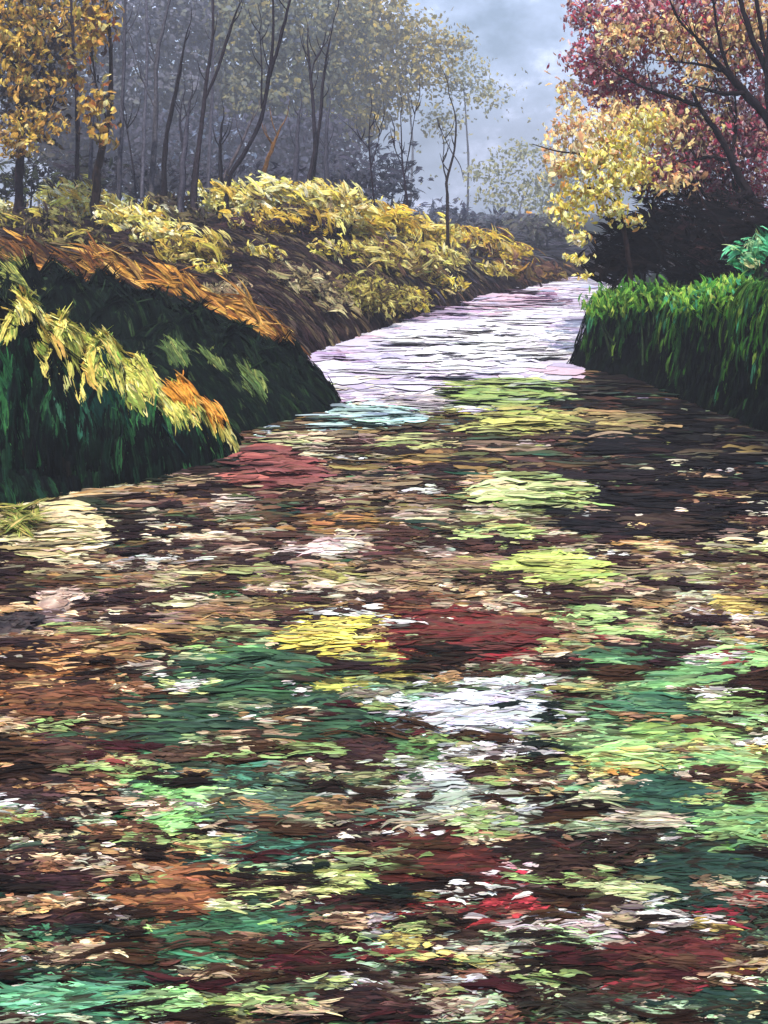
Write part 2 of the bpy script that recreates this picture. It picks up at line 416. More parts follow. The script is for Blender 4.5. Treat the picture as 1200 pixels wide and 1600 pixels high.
    (1000, 1190, 180, 44, '#8fbf6a', '#b0b458', 'w', None), (1120, 1195, 150, 40, '#9fc070', '#6f9e5a', 'w', None), (1180, 1180, 60, 30, '#d0b050', '#a89a48', 'l', None), (920, 1205, 60, 16, '#d8b84a', '#a8984a', 'l', None),
    (990, 915, 70, 24, '#b7c76a', '#8a985a', 'w', None), (1080, 893, 50, 16, '#e6d8d0', '#a08a80', 'f', None), (1088, 940, 76, 22, '#d8d8b0', '#a8a080', 'f', 'cream painted shimmer among ochre daubs by the right edge'), (1130, 975, 80, 32, '#dccac0', '#9a8478', 'f', None),
    (1150, 955, 90, 30, '#c8a849', '#8a7440', 'l', 'ochre leaf and reflection daub at the right edge'), (1165, 1018, 90, 26, '#c9a54a', '#a08a50', 'l', None), (1060, 905, 150, 26, '#8a7a5a', '#5a483c', 'l', None), (1100, 920, 90, 14, '#b8a88a', '#7a6a58', 'l', None),
    (1050, 830, 150, 50, '#3a2a22', '#251b1b', 'l', None), (1010, 940, 100, 30, '#4a3a2c', '#6a5a44', 'l', None), (900, 945, 140, 24, '#4a3a2c', '#6a5c3c', 'l', None),
    # foreground left
    (270, 1272, 90, 76, '#93d26e', '#6fae5c', 'w', 'bright mint-green reflection daub in the left foreground'), (350, 1255, 120, 28, '#a8cc80', '#6a8a64', 'w', None), (420, 1275, 200, 40, '#4f6e58', '#3a5a4c', 'w', 'grey-green reflection daub right of the bright mint one'),
    (390, 1222, 90, 30, '#2f7a62', '#1f5a48', 'w', None), (300, 1222, 150, 30, '#2a4a3e', '#3a5e4a', 'w', None), (470, 1215, 90, 18, '#7a9a84', '#44604f', 'w', None), (560, 1225, 110, 24, '#8a8a5a', '#3a5a40', 'w', None),
    (325, 1330, 100, 26, '#d2d878', '#a8b464', 'w', None), (310, 1312, 80, 16, '#a8743c', '#8aa060', 'l', None), (225, 1337, 74, 16, '#d99f6a', '#a8703c', 'l', None), (490, 1305, 130, 30, '#4a2c24', '#2a1a1c', 'l', None),
    (260, 1410, 160, 80, '#9a5f32', '#6e4226', 'l', 'large orange-brown leaf and reflection daub in the left foreground'), (240, 1428, 90, 40, '#d08f60', '#a86a40', 'l', None), (200, 1365, 120, 24, '#8a5a34', '#5a3a2c', 'l', None),
    (300, 1365, 80, 34, '#12302a', '#1c4438', 'w', None), (370, 1377, 70, 34, '#9fd6a0', '#5a9a7a', 'w', None), (440, 1397, 130, 26, '#d9d888', '#b0b860', 'l', 'pale yellow leaf and reflection daub in the lower middle'), (550, 1385, 120, 34, '#c2cf70', '#98a850', 'w', None),
    (430, 1340, 150, 36, '#1f5a4a', '#2f7a62', 'w', None), (490, 1345, 40, 20, '#0f2a24', '#1c4438', 'w', None), (556, 1348, 100, 20, '#e0d0c8', '#8a6a60', 'f', None), (520, 1350, 60, 14, '#e6dcae', '#b8a878', 'f', None),
    (70, 1418, 66, 16, '#dcc4c4', '#8a6a6c', 'f', None), (100, 1370, 200, 50, '#2e1a1e', '#4a2c2a', 'l', None), (140, 1450, 190, 30, '#2a181c', '#4a2c28', 'l', None), (60, 1240, 140, 40, '#2c1e1e', '#4a3430', 'l', None),
    (330, 1480, 240, 60, '#1f5a3e', '#358058', 'w', 'emerald reflection daub along the lower left'), (330, 1508, 90, 30, '#86c494', '#4a9a70', 'w', None), (420, 1440, 170, 50, '#1d4a3a', '#2f6a50', 'w', None),
    (200, 1528, 170, 34, '#10342a', '#1f5a44', 'w', None), (290, 1547, 180, 24, '#20120f', '#341c1e', 'l', None), (100, 1575, 200, 44, '#2f8a62', '#58ae80', 'w', None), (75, 1467, 60, 22, '#2a7a54', '#1d5a40', 'w', None), (20, 1520, 60, 40, '#1c4434', '#24583f', 'w', None),
    (260, 1582, 110, 34, '#a8dc88', '#7ab868', 'w', 'light mint reflection daub at the bottom edge'), (350, 1580, 90, 26, '#b4c860', '#8aa450', 'w', None), (450, 1466, 120, 30, '#a8cc6a', '#7a9a58', 'w', None), (565, 1505, 90, 34, '#b4d8b4', '#88aa88', 'w', None),
    (410, 1472, 100, 22, '#1f1214', '#341a1c', 'l', None), (475, 1505, 130, 44, '#3a141a', '#5a2024', 'l', 'dark maroon leaf and reflection daub in the lower middle'), (365, 1540, 60, 18, '#220f12', '#3a1a1c', 'l', None), (380, 1402, 74, 22, '#220f12', '#3a1c1c', 'l', None), (490, 1332, 110, 24, '#2a1416', '#3a2020', 'l', None),
    (540, 1547, 90, 18, '#e4e0dc', '#a8a0a0', 'f', None), (460, 1440, 110, 22, '#2a1414', '#4a2424', 'l', None), (560, 1430, 100, 30, '#2a1616', '#4a2424', 'l', None), (580, 1450, 60, 24, '#c8b8b8', '#8a7070', 'f', None),
    (530, 1580, 150, 34, '#1c1214', '#3a2222', 'l', None), (420, 1560, 150, 22, '#3a5a48', '#6a7a58', 'w', None), (420, 1525, 60, 30, '#5a4a34', '#8a7a58', 'l', None),
    # foreground right
    (690, 1222, 100, 28, '#dcd8d6', '#a09898', 'f', None), (745, 1268, 190, 46, '#b4bba8', '#8a9484', 'f', 'wide grey-white painted shimmer below the ragged white one'), (620, 1270, 60, 20, '#a8c880', '#7a9a60', 'w', None),
    (870, 1275, 130, 36, '#251715', '#3a2620', 'l', None), (790, 1215, 130, 30, '#33221f', '#4f3a34', 'l', None), (925, 1220, 70, 28, '#e2d27c', '#b0b060', 'l', None), (985, 1220, 62, 22, '#d89a35', '#c0a848', 'l', 'orange-gold leaf and reflection daub on the green one at right'),
    (900, 1250, 170, 20, '#93c78e', '#5f9a70', 'w', None), (770, 1305, 180, 18, '#8fb894', '#a8b090', 'w', None), (970, 1290, 120, 20, '#9a8a3c', '#5a6a40', 'l', None), (900, 1300, 150, 20, '#a8b88a', '#7a9a70', 'w', None),
    (830, 1330, 120, 36, '#1e1414', '#3a2622', 'l', None), (990, 1325, 110, 30, '#221614', '#3a2822', 'l', None), (1050, 1260, 150, 70, '#1a3c34', '#24503f', 'w', 'dark teal reflection daub beneath the orange-gold one'), (1145, 1285, 120, 70, '#86b060', '#5a8a54', 'w', 'light green reflection daub at the right edge in the foreground'),
    (1165, 1345, 70, 22, '#6fb83a', '#4a8a3c', 'w', None), (1130, 1225, 140, 40, '#b0c868', '#7aa458', 'w', None), (1050, 1222, 80, 26, '#88a858', '#4a7a50', 'w', None),
    (680, 1350, 180, 80, '#5a241e', '#3a1c1c', 'l', 'maroon leaf and reflection daub flecked with white in the foreground'), (730, 1335, 80, 22, '#dad4d2', '#9a8a88', 'f', None), (760, 1378, 120, 30, '#e0c8cc', '#b08088', 'f', None), (775, 1388, 110, 16, '#b02038', '#8a2030', 'l', None),
    (660, 1290, 130, 24, '#6a4030', '#3a2420', 'l', None), (640, 1330, 70, 30, '#33201c', '#cfc0bc', 'l', None), (1022, 1355, 50, 12, '#e6dfa0', '#b8b47a', 'l', None), (967, 1400, 116, 24, '#ccd690', '#a8b870', 'l', 'flat pale-lime leaf and reflection daub alone on dark water at right'),
    (860, 1365, 150, 30, '#241815', '#3a2822', 'l', None), (900, 1425, 170, 26, '#2e1c1a', '#44302a', 'l', None), (685, 1440, 170, 26, '#8f2426', '#5a2020', 'l', None), (810, 1425, 80, 22, '#b8323a', '#8a2428', 'l', 'small bright red leaf and reflection daub in the foreground'),
    (730, 1400, 160, 16, '#3a3228', '#5a4a3c', 'l', None), (640, 1412, 90, 16, '#a8984a', '#6a4a30', 'l', None), (1110, 1380, 180, 100, '#1f3f36', '#1a332c', 'w', None), (1175, 1392, 60, 16, '#6a2a2a', '#3a2a28', 'l', None), (1140, 1415, 50, 14, '#b89a48', '#6a6a44', 'l', None),
    (1010, 1453, 150, 26, '#e4dad4', '#a89a94', 'f', 'ragged white painted shimmer streak above the dark red leaves'), (880, 1460, 160, 22, '#d8c4c0', '#a08a88', 'f', None), (870, 1440, 60, 14, '#dcd8d8', '#8a8484', 'f', None),
    (880, 1478, 84, 34, '#b4dc90', '#98b87a', 'w', None), (878, 1514, 76, 18, '#b8d68a', '#8a9a5a', 'w', None), (1050, 1520, 190, 66, '#5e2424', '#4a2a22', 'l', 'dark red leaf and reflection daub in the lower right foreground'), (1115, 1437, 80, 16, '#8a2030', '#5a2024', 'l', None), (1020, 1550, 120, 34, '#7a2028', '#5a1c20', 'l', None),
    (1110, 1463, 90, 24, '#a08a3a', '#6a6038', 'l', None), (1140, 1532, 66, 24, '#c0963a', '#8a6a34', 'l', 'ochre leaf and reflection daub beside the dark red leaves'), (630, 1480, 70, 36, '#bcae52', '#8a7a3c', 'l', None), (620, 1490, 50, 20, '#a05a34', '#bcae52', 'l', None),
    (735, 1552, 80, 26, '#d8d4d4', '#9a9494', 'f', None), (640, 1455, 90, 26, '#c8c8c4', '#8a8a84', 'f', None), (720, 1470, 120, 30, '#33201e', '#5a3a30', 'l', None), (810, 1562, 90, 36, '#1a1210', '#302420', 'l', None), (920, 1530, 150, 40, '#221814', '#3a2a22', 'l', None), (790, 1500, 130, 30, '#8a9080', '#5a5048', 'f', None),
    (1185, 1550, 50, 26, '#9fd890', '#6aa870', 'w', None), (1050, 1592, 110, 22, '#9ab88a', '#6a8a68', 'w', None), (705, 1590, 80, 22, '#c0aa90', '#8a7460', 'l', None), (855, 1558, 60, 26, '#b8c890', '#8a985a', 'w', None), (1160, 1588, 50, 26, '#ccc48a', '#9a9464', 'l', None),
    (1140, 1580, 150, 60, '#16302a', '#203f34', 'w', None), (640, 1550, 120, 30, '#3a2620', '#7a6a58', 'l', None), (930, 1580, 150, 30, '#2a2a24', '#3f4a3c', 'w', None), (640, 1590, 90, 20, '#3a2020', '#5a3a34', 'l', None),
    (1180, 1440, 60, 20, '#0f2620', '#1f3f34', 'w', None), (1170, 1490, 70, 20, '#24443a', '#7a2a2a', 'w', None),
]
KIND = {'l': ('leaf_reflection', 'leaves and reflections', M_FLOAT, 'leaf and reflection daubs on the stream'),
        'w': ('reflection_daub', 'painted reflection', M_FLOAT, 'reflection daubs on the stream'),
        'f': ('shimmer_patch', 'painted_shimmer', M_SHIMMER, 'painted shimmer on the stream')}  # leaf colours, reflections and sky glints are all carried by daub colour


def mute(h, k=.86, g=1.04):
    c = lin(h); l = c @ np.array([.25, .6, .15])
    if c[1] > c[0] * 1.25 and c[2] > c[0] * .9:      # blue-greens lean towards sage
        c = c * .82 + lin('#77804f') * .18 * (l / .19)
        l = c @ np.array([.25, .6, .15])
    return (l + (c - l) * k) * g


DARK_BED = lin('#21160f')


def on_water(px, py, lift):
    py = np.clip(py, 428, 1660); d = wd(py)
    return np.stack([(px - CX) * d / F, d, lift], 1), d


def lay(mb, cx, cy, w, h, c1, c2, k=1.0, lift=.012, fringe=.6):
    ca, cb = mute(c1), mute(c2)
    dark = lin('#8c8299') if cy < 630 and h > 12 else DARK_BED
    # body: broad dabs, each of many fine streaks, some of which let the dark bed through
    n = max(4, int(k * (w * h) / 170))
    a = rng.uniform(0, 2 * np.pi, n); r = rng.random(n) ** .6
    px = cx + .5 * w * .78 * r * np.cos(a); py = cy + .5 * h * .82 * r * np.sin(a)
    C, d = on_water(px, py, lift + rng.random(n) * .012)
    L = np.clip(rng.normal(.46, .12, n) * w, 20, 90) * d / F
    W = np.clip(rng.normal(.46, .10, n) * h, 6, 22) * (1 + (py - 900) / 2600) * d * d / (H * F)
    W = np.minimum(W, L)
    a = rng.normal(0, .12, n)
    D = np.stack([np.cos(a), np.sin(a) * 1.2, rng.normal(0, .01, n)], 1)
    N = np.stack([rng.normal(0, .06, n), rng.normal(0, .08, n), np.ones(n)], 1)
    m = rng.random((n, 1)) < .28
    dk = rng.random((n, 1)) < .22
    col = np.where(m, cb, ca) * np.exp(rng.normal(0, .13, (n, 1)))
    strokes(mb, C, D, N, L, W, col, np.where(dk, dark * 1.6, np.where(m, ca, cb)), nb=12, S=6, bend=.22, arch=.012 if cy > 640 else 0, rag=.6, jit=.22 if cy > 640 else .1, tilt=.14 if cy > 640 else .03)
    # dry-brush fringe: thin loose streaks thinning out around the patch
    e = max(6, int(w * h / 24 * fringe))
    px = cx + rng.normal(0, .33, e) * w; py = cy + rng.normal(0, .36, e) * h
    C, d = on_water(px, py, lift + .008 + rng.random(e) * .012)
    L = rng.uniform(.5, 1.4, e) * np.clip(w * .3, 14, 40) * d / F
    W = np.minimum(rng.uniform(2.4, 6.5, e) * (1 + (py - 900) / 2600) * d * d / (H * F), L)
    a = rng.normal(0, .16, e); z = np.zeros(e)
    u = rng.random((e, 1)) ** 1.6
    col = np.where(rng.random((e, 1)) < .62, ca, cb)
    col = (col * (1 - u) + dark * 1.5 * u) * np.exp(rng.normal(0, .14, (e, 1)))
    strokes(stuff, C, np.stack([np.cos(a), np.sin(a), z], 1), np.array([0, 0, 1.]), L, W, col, None, nb=5, S=4, bend=.3, arch=.012, rag=.7, jit=.2, tilt=.12)


stuff = MB()
# dark daubs, leaves and painted reflections, all over the reach
n = 21000
py = 430 + (1640 - 430) * rng.random(n) ** .85
px = np.where(rng.random(n) < .6, rng.uniform(-120, 1320, n), rng.uniform(-900, 2600, n)); d = wd(py); x = (px - CX) * d / F
keep = inside(x, d, STREAM) & ((py > 660) | ((py > 575) & (px > 880)))
px, py, d, x = px[keep], py[keep], d[keep], x[keep]; n = len(px)

mid = [('#261b15', 4), ('#38261b', 4), ('#4e3826', 3), ('#1a1310', 3), ('#6e5440', 2), ('#86705a', 1.2), ('#5a3a34', 1.5), ('#5c5638', 1.2), ('#7e6c40', 1)]
low = [('#15211b', 3), ('#1d352e', 3), ('#264c38', 2), ('#2e1c14', 3), ('#1d130f', 3.4), ('#4a2626', 1.5), ('#5a7a50', 1), ('#6f6a4a', 1), ('#8f9a80', .8), ('#52402f', 1.4), ('#6a5244', 1), ('#44603c', 1.2)]
cm, cl = pick(mid, n), pick(low, n)
k = (rng.random(n) < smooth(950, 1120, py))[:, None]
col = np.where(k, cl, cm)
k2 = ((px < 260) & (py > 960) & (py < 1240))[:, None]
col = np.where(k2, pick([('#4a2e24', 3), ('#6a4226', 2), ('#2a1a1a', 3), ('#8a5a30', 1)], n), col)
k3 = ((px > 900) & (py < 820))[:, None]  # near-black daubs paint the right bank's shade onto the water
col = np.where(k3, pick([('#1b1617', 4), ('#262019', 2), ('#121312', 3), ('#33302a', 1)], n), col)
a = rng.normal(0, .12, n)
Lw = np.clip(rng.normal(62, 20, n), 20, 110) * d / F
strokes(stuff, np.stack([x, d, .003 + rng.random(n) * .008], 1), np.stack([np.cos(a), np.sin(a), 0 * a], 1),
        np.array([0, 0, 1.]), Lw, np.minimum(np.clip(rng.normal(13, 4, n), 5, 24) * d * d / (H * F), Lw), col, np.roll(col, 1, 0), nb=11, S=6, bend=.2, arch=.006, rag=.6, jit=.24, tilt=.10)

def soft(n, x0, x1, y0, y1, pal, wr, hr):
    cs = [a for a, _ in pal]; ws = np.array([b for _, b in pal], float); ws /= ws.sum()
    for _ in range(n):
        a, b = rng.choice(len(cs), 2, p=ws)
        lay(stuff, rng.uniform(x0, x1), rng.uniform(y0, y1), rng.uniform(*wr), rng.uniform(*hr), cs[a], cs[b], .8, .008)


soft(125, 180, 1220, 690, 990, [('#b09070', 3), ('#9a8468', 3), ('#c0a888', 2), ('#8f8a54', 2), ('#7a5a44', 2), ('#a8783c', 1.4), ('#8a6a60', 1.6), ('#9aa058', 1.4), ('#c8bc98', 1)], (60, 150), (14, 34))
soft(36, 860, 1240, 800, 1000, [('#b0986c', 3), ('#c0b488', 2), ('#a8a058', 2.4), ('#8a7058', 2), ('#d0c4a8', 1)], (60, 150), (14, 34))
soft(22, 880, 1230, 590, 790, [('#4a4434', 3), ('#5a5640', 2), ('#3a2c28', 3), ('#6a6a44', 1)], (80, 180), (10, 26))
soft(110, 200, 1240, 1000, 1250, [('#8fa868', 2.4), ('#6f8a54', 2), ('#a8b478', 1.6), ('#3a5a44', 2), ('#5a4434', 2), ('#b8a878', 1.4), ('#d8dcc4', 1.4), ('#7a5448', 1), ('#241618', 2)], (50, 130), (14, 32))
soft(130, -20, 1240, 1250, 1610, [('#9ab080', 2), ('#b8c4a0', 1.6), ('#5a7a58', 2), ('#5a3430', 2), ('#a89a84', 1.6), ('#3a4a40', 2), ('#8a5a44', 1.4), ('#d4c4a8', 1.5), ('#d0cc90', 1.3), ('#dcd8d0', 1.2), ('#22140f', 2)], (50, 140), (14, 36))
soft(34, -20, 220, 960, 1240, [('#a07040', 2.4), ('#c89a64', 1.8), ('#6a4430', 2.4), ('#8a6048', 2), ('#d8b488', 1)], (70, 150), (12, 28))
SIDE = [('#9ab080', 2), ('#b8c4a0', 1.4), ('#5a7a58', 2), ('#5a3430', 2), ('#a89a84', 1.6), ('#3a4a40', 2), ('#8a5a44', 1.6), ('#c8b898', 1.2), ('#a8783c', 1.4), ('#22140f', 2)]
soft(90, 1260, 2300, 800, 1610, SIDE, (70, 190), (18, 44))
soft(60, -800, -60, 900, 1610, SIDE, (70, 190), (18, 44))
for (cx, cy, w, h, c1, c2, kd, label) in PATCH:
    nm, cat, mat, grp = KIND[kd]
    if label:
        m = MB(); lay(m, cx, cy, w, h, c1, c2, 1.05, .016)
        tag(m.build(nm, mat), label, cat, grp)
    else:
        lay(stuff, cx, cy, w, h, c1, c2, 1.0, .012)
# last daubs, leaves and painted reflections: dark plum ones and pale broken flecks on top of everything
def sprinkle(n, y0, y1, pal, lp, wp, lift, x0=-60, x1=1260, cl=6, power=1.0):
    m = n // cl
    cx = np.repeat(rng.uniform(x0, x1, m), cl) + rng.normal(0, 26, m * cl); cy = np.repeat(y0 + (y1 - y0) * rng.random(m) ** power, cl) + rng.normal(0, 7, m * cl)
    cy = np.clip(cy, 430, 1640)
    d = wd(cy); x = (cx - CX) * d / F
    k = inside(x, d, STREAM)
    d, x = d[k], x[k]; q = len(x)
    c = np.repeat(pick([(hx, ww) for hx, ww in pal], m), cl, 0)[k] * .85 * np.exp(rng.normal(0, .15, (q, 1)))
    a = rng.normal(0, .15, q)
    L = rng.uniform(.5, 1.4, q) * lp * d / F
    strokes(stuff, np.stack([x, d, lift + rng.random(q) * .015], 1), np.stack([np.cos(a), np.sin(a), 0 * a], 1), np.array([0, 0, 1.]), L,
            np.minimum(rng.uniform(.5, 1.4, q) * wp * d * d / (H * F), L), c, None, nb=7, S=6, bend=.25, arch=.012, rag=.75, jit=.2, tilt=.12)


fo = MB()  # white and lilac strokes paint the sky's shimmer on the far water
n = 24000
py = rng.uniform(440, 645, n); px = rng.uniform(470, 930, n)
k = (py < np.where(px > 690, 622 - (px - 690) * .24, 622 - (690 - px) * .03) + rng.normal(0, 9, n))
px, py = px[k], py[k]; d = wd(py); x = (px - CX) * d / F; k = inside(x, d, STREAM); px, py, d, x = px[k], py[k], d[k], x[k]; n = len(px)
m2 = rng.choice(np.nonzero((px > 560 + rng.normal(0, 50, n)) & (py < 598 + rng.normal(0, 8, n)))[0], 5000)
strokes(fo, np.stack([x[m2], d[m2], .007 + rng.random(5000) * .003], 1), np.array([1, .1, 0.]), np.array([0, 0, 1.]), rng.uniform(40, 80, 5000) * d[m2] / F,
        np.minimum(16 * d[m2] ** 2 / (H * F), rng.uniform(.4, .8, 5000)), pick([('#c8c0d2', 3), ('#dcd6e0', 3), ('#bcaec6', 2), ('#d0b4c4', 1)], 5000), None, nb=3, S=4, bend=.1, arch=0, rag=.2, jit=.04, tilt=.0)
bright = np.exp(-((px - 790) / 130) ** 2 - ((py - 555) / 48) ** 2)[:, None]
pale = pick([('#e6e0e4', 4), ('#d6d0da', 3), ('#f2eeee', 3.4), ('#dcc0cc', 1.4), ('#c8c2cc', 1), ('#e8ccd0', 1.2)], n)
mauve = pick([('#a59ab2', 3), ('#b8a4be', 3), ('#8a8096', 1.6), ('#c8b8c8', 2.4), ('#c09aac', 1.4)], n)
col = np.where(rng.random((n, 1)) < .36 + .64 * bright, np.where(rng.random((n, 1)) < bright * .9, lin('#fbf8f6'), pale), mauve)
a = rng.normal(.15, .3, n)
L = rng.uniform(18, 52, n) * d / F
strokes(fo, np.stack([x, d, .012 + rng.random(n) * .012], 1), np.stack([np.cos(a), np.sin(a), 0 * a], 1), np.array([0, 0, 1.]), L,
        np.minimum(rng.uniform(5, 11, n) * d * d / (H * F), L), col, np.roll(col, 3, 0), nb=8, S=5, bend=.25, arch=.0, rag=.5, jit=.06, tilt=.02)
tag(fo.build('painted_shimmer', M_SHIMMER), 'white and lilac broken painted shimmer over the far bend of the stream', 'painted_shimmer', None, 'stuff')
DARKS = [('#1c130e', 4), ('#2a1a12', 3), ('#3a2618', 2.4), ('#3a181a', 1), ('#161f1a', 1.2), ('#4a3226', 1.4)]
sprinkle(620, 1000, 1620, DARKS, 60, 8, .030)
sprinkle(700, 690, 1060, [('#2a1c1c', 4), ('#37241f', 3), ('#4a3028', 1.5)], 50, 8, .026)
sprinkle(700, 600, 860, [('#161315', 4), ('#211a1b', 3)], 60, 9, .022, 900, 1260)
WEAVE = [('#c0a47c', 3), ('#d4c4a4', 2), ('#a8824e', 2), ('#8a6448', 2.4), ('#a8b080', 2), ('#7a8a58', 2), ('#c8b860', 1.2), ('#e0dcd0', 1.4), ('#5a4030', 2.4), ('#33211c', 3), ('#8a3a34', .7), ('#9a9078', 1.4), ('#94b25e', 2.4), ('#b4c070', 1.4)]


def weave(n, x0, x1, y0, y1, pal, wr, hr):
    cs = [a for a, _ in pal]; ws = np.array([b for _, b in pal], float); ws /= ws.sum()
    for _ in range(n):
        a, b = rng.choice(len(cs), 2, p=ws)
        lay(stuff, rng.uniform(x0, x1), rng.uniform(y0, y1), rng.uniform(*wr), rng.uniform(*hr), cs[a], cs[b], .9, .026, .3)


weave(125, -20, 1220, 990, 1610, WEAVE, (50, 120), (9, 22))
weave(65, 150, 1220, 720, 1000, WEAVE[:4] + WEAVE[7:10], (45, 110), (7, 16))
weave(34, -20, 220, 950, 1450, [('#c8965a', 2), ('#e0bc8c', 2), ('#8a5a38', 2), ('#33201a', 2), ('#dccbb8', 1)], (40, 110), (8, 18))
o = stuff.build('leaves_reflections', M_FLOAT); tag(o, 'loose leaves, painted reflections and shimmer flecks over the whole dark stream', 'fallen leaves', None, 'stuff')


# ------------------------------------------------------------------ stones at the left shore
def stone(px, py, w, h, c1, c2, label, thick=.45):
    d = float(wd(py)); x = (px - CX) * d / F
    rx = w / 2 * d / F; ry = max(h / 2 * d * d / (H * F) * .8, rx * .35); rz = min(rx, ry) * thick
    U, Vn = 26, 14
    th = np.linspace(0, 2 * np.pi, U, endpoint=False); ph = np.linspace(-.5, 1, Vn) * np.pi / 2
    TH, PH = np.meshgrid(th, ph)
    s1, s2, s3 = rng.uniform(0, 6, 3)
    rr = 1 + .13 * np.sin(2 * TH + s1) + .08 * np.sin(3 * TH + s2 + PH * 2) + .05 * np.sin(5 * TH + s3) + rng.normal(0, .02, TH.shape)
    cp = np.sign(np.cos(PH)) * np.abs(np.cos(PH)) ** .75
    X = x + rx * rr * cp * np.cos(TH); Yy = d + ry * rr * cp * np.sin(TH); Z = rz * np.sin(PH) * (1 + .1 * np.sin(3 * TH + s2)) - rz * .1
    k = np.clip(.5 + .5 * np.sin(4 * PH + 2 * np.cos(TH + s1) + s2) + rng.normal(0, .3, TH.shape), 0, 1)[..., None]
    c = lin(c1) * (1 - k) + lin(c2) * k
    m = MB(); i = np.arange(U * Vn).reshape(Vn, U); j = np.roll(i, -1, 1)
    m.add(np.stack([X, Yy, Z], -1), c, np.stack([i[:-1], j[:-1], j[1:], i[1:]], -1))
    # mossy scuffs and lichen dabs that cling to the crown of the stone
    n = 26
    a = rng.uniform(0, 6.28, n); r = rng.random(n) ** .5 * .8
    cx = x + rx * r * np.cos(a); cy = d + ry * r * np.sin(a); cz = rz * np.sqrt(np.maximum(1 - r ** 2, .05)) * 1.04 - rz * .08
    nrm = np.stack([r * np.cos(a) / rx * rz, r * np.sin(a) / ry * rz, np.ones(n)], 1)
    strokes(m, np.stack([cx, cy, cz], 1), np.array([1, .1, 0]), nrm, rx * rng.uniform(.4, .9, n), ry * rng.uniform(.2, .45, n),
            np.where(rng.random((n, 1)) < .6, lin(c1), lin(c2)), lin(c1), nb=6, S=6, arch=-.05, rag=.5, jit=.14)
    tag(m.build('stone', M_STONE, smooth=True), label, 'stone', 'stones along the left shore')


stone(98, 945, 84, 44, '#c4ab98', '#8f7468', 'rounded pink-tan stone standing in the water at the left shore', .5)
stone(25, 985, 80, 46, '#221a1c', '#3a2c2c', 'black stone at the left edge below the pink-tan stone', .6)
stone(88, 1072, 96, 28, '#1d1214', '#33211f', 'flat near-black stone between the orange leaves and a peach stone')
stone(152, 1102, 124, 26, '#e4bd8e', '#a87a4a', 'long peach-coloured flat stone at the left shore')
stone(158, 1148, 96, 26, '#cda674', '#8a6236', 'tan flat stone just below the long peach one')
stone(28, 1298, 88, 40, '#d4d09c', '#8f8c60', 'yellowish-white stone at the left edge')
stone(34, 1334, 86, 26, '#cdbaa2', '#8a7668', 'greyish flat stone tucked below the yellowish-white one')
stone(84, 1328, 38, 24, '#ece2d8', '#b09a90', 'small white stone right of the yellowish-white one')
stone(142, 1352, 96, 20, '#e4d4ce', '#a89088', 'long flat pinkish-white stone in the left foreground')
stone(76, 1255, 32, 20, '#d8c2ba', '#94807a', 'small pale mauve stone, left of two above the white stones')
stone(116, 1248, 34, 14, '#e2d4cc', '#a08c84', 'tiny pale stone, right of two above the white stones')
stone(46, 1392, 40, 30, '#d8c8b8', '#6a5648', 'rough cream stone half under the left edge leaves')
stone(120, 1490, 150, 62, '#8f5a26', '#5f3c20', 'big round rust-brown stone in the lower left corner', .4)
stone(30, 1562, 84, 36, '#a0622e', '#6a4224', 'orange stone at the bottom left edge')
stone(142, 1482, 52, 12, '#e8b98c', '#b8854e', 'thin peach stone on top of the big rust-brown one', 1.6)
stone(158, 1517, 50, 10, '#ecbe8e', '#c0905a', 'thin peach stone at the foot of the big rust-brown one', 1.2)
stone(350, 1598, 110, 26, '#8a7a52', '#5f5338', 'khaki flat stone at the bottom edge')


# ------------------------------------------------------------------ grass on the banks
def scatter(n, px0, px1, d0, d1, fn):
    d = np.exp(rng.uniform(math.log(d0), math.log(d1), n)); px = rng.uniform(px0, px1, n)
    x = (px - CX) * d / F
    z, rid = height(x, d)
    k = fn(x, d, z, rid)
    return x[k], d[k], z[k]


def surf(x, y):
    gx, gy = grad(x, y)
    N = unit(np.stack([-gx, -gy, np.ones_like(gx)], 1))
    g2 = gx ** 2 + gy ** 2
    Dn = np.stack([-gx, -gy, -g2], 1) + np.stack([rng.normal(0, .12, len(x)), rng.normal(0, .12, len(x)), 0 * x], 1) + 1e-6
    return N, unit(Dn)


def turf(name, n, px0, px1, d0, d1, fn, pal, pal2, Lpx, Wpx, label, cat, nb=9, droop=.12, along=None, colfn=None):
    x, y, z = scatter(n, px0, px1, d0, d1, fn)
    N, D = surf(x, y)
    if along is not None:
        al = unit(np.broadcast_to(np.asarray(along, float), (len(x), 3)) + rng.normal(0, .2, (len(x), 3)))
        D = unit(al - N * np.sum(al * N, 1, keepdims=True))
    C = np.stack([x, y, z], 1) + N * (.02 + rng.random((len(x), 1)) * .05)
    m = MB()
    s = y / F
    col = pick(pal, len(x)); c2 = pick(pal2, len(x))
    if colfn is not None:
        col = colfn(x, y, z, col)
    strokes(m, C, D, N, rng.uniform(.6, 1.25, len(x)) * Lpx * s, rng.uniform(.6, 1.2, len(x)) * Wpx * s, col, c2, nb=nb, S=7, bend=.25,
            arch=.05, droop=droop, rag=.65, jit=.2, tilt=.16)
    tag(m.build(name, M_GRASS), label, cat, None, 'stuff')


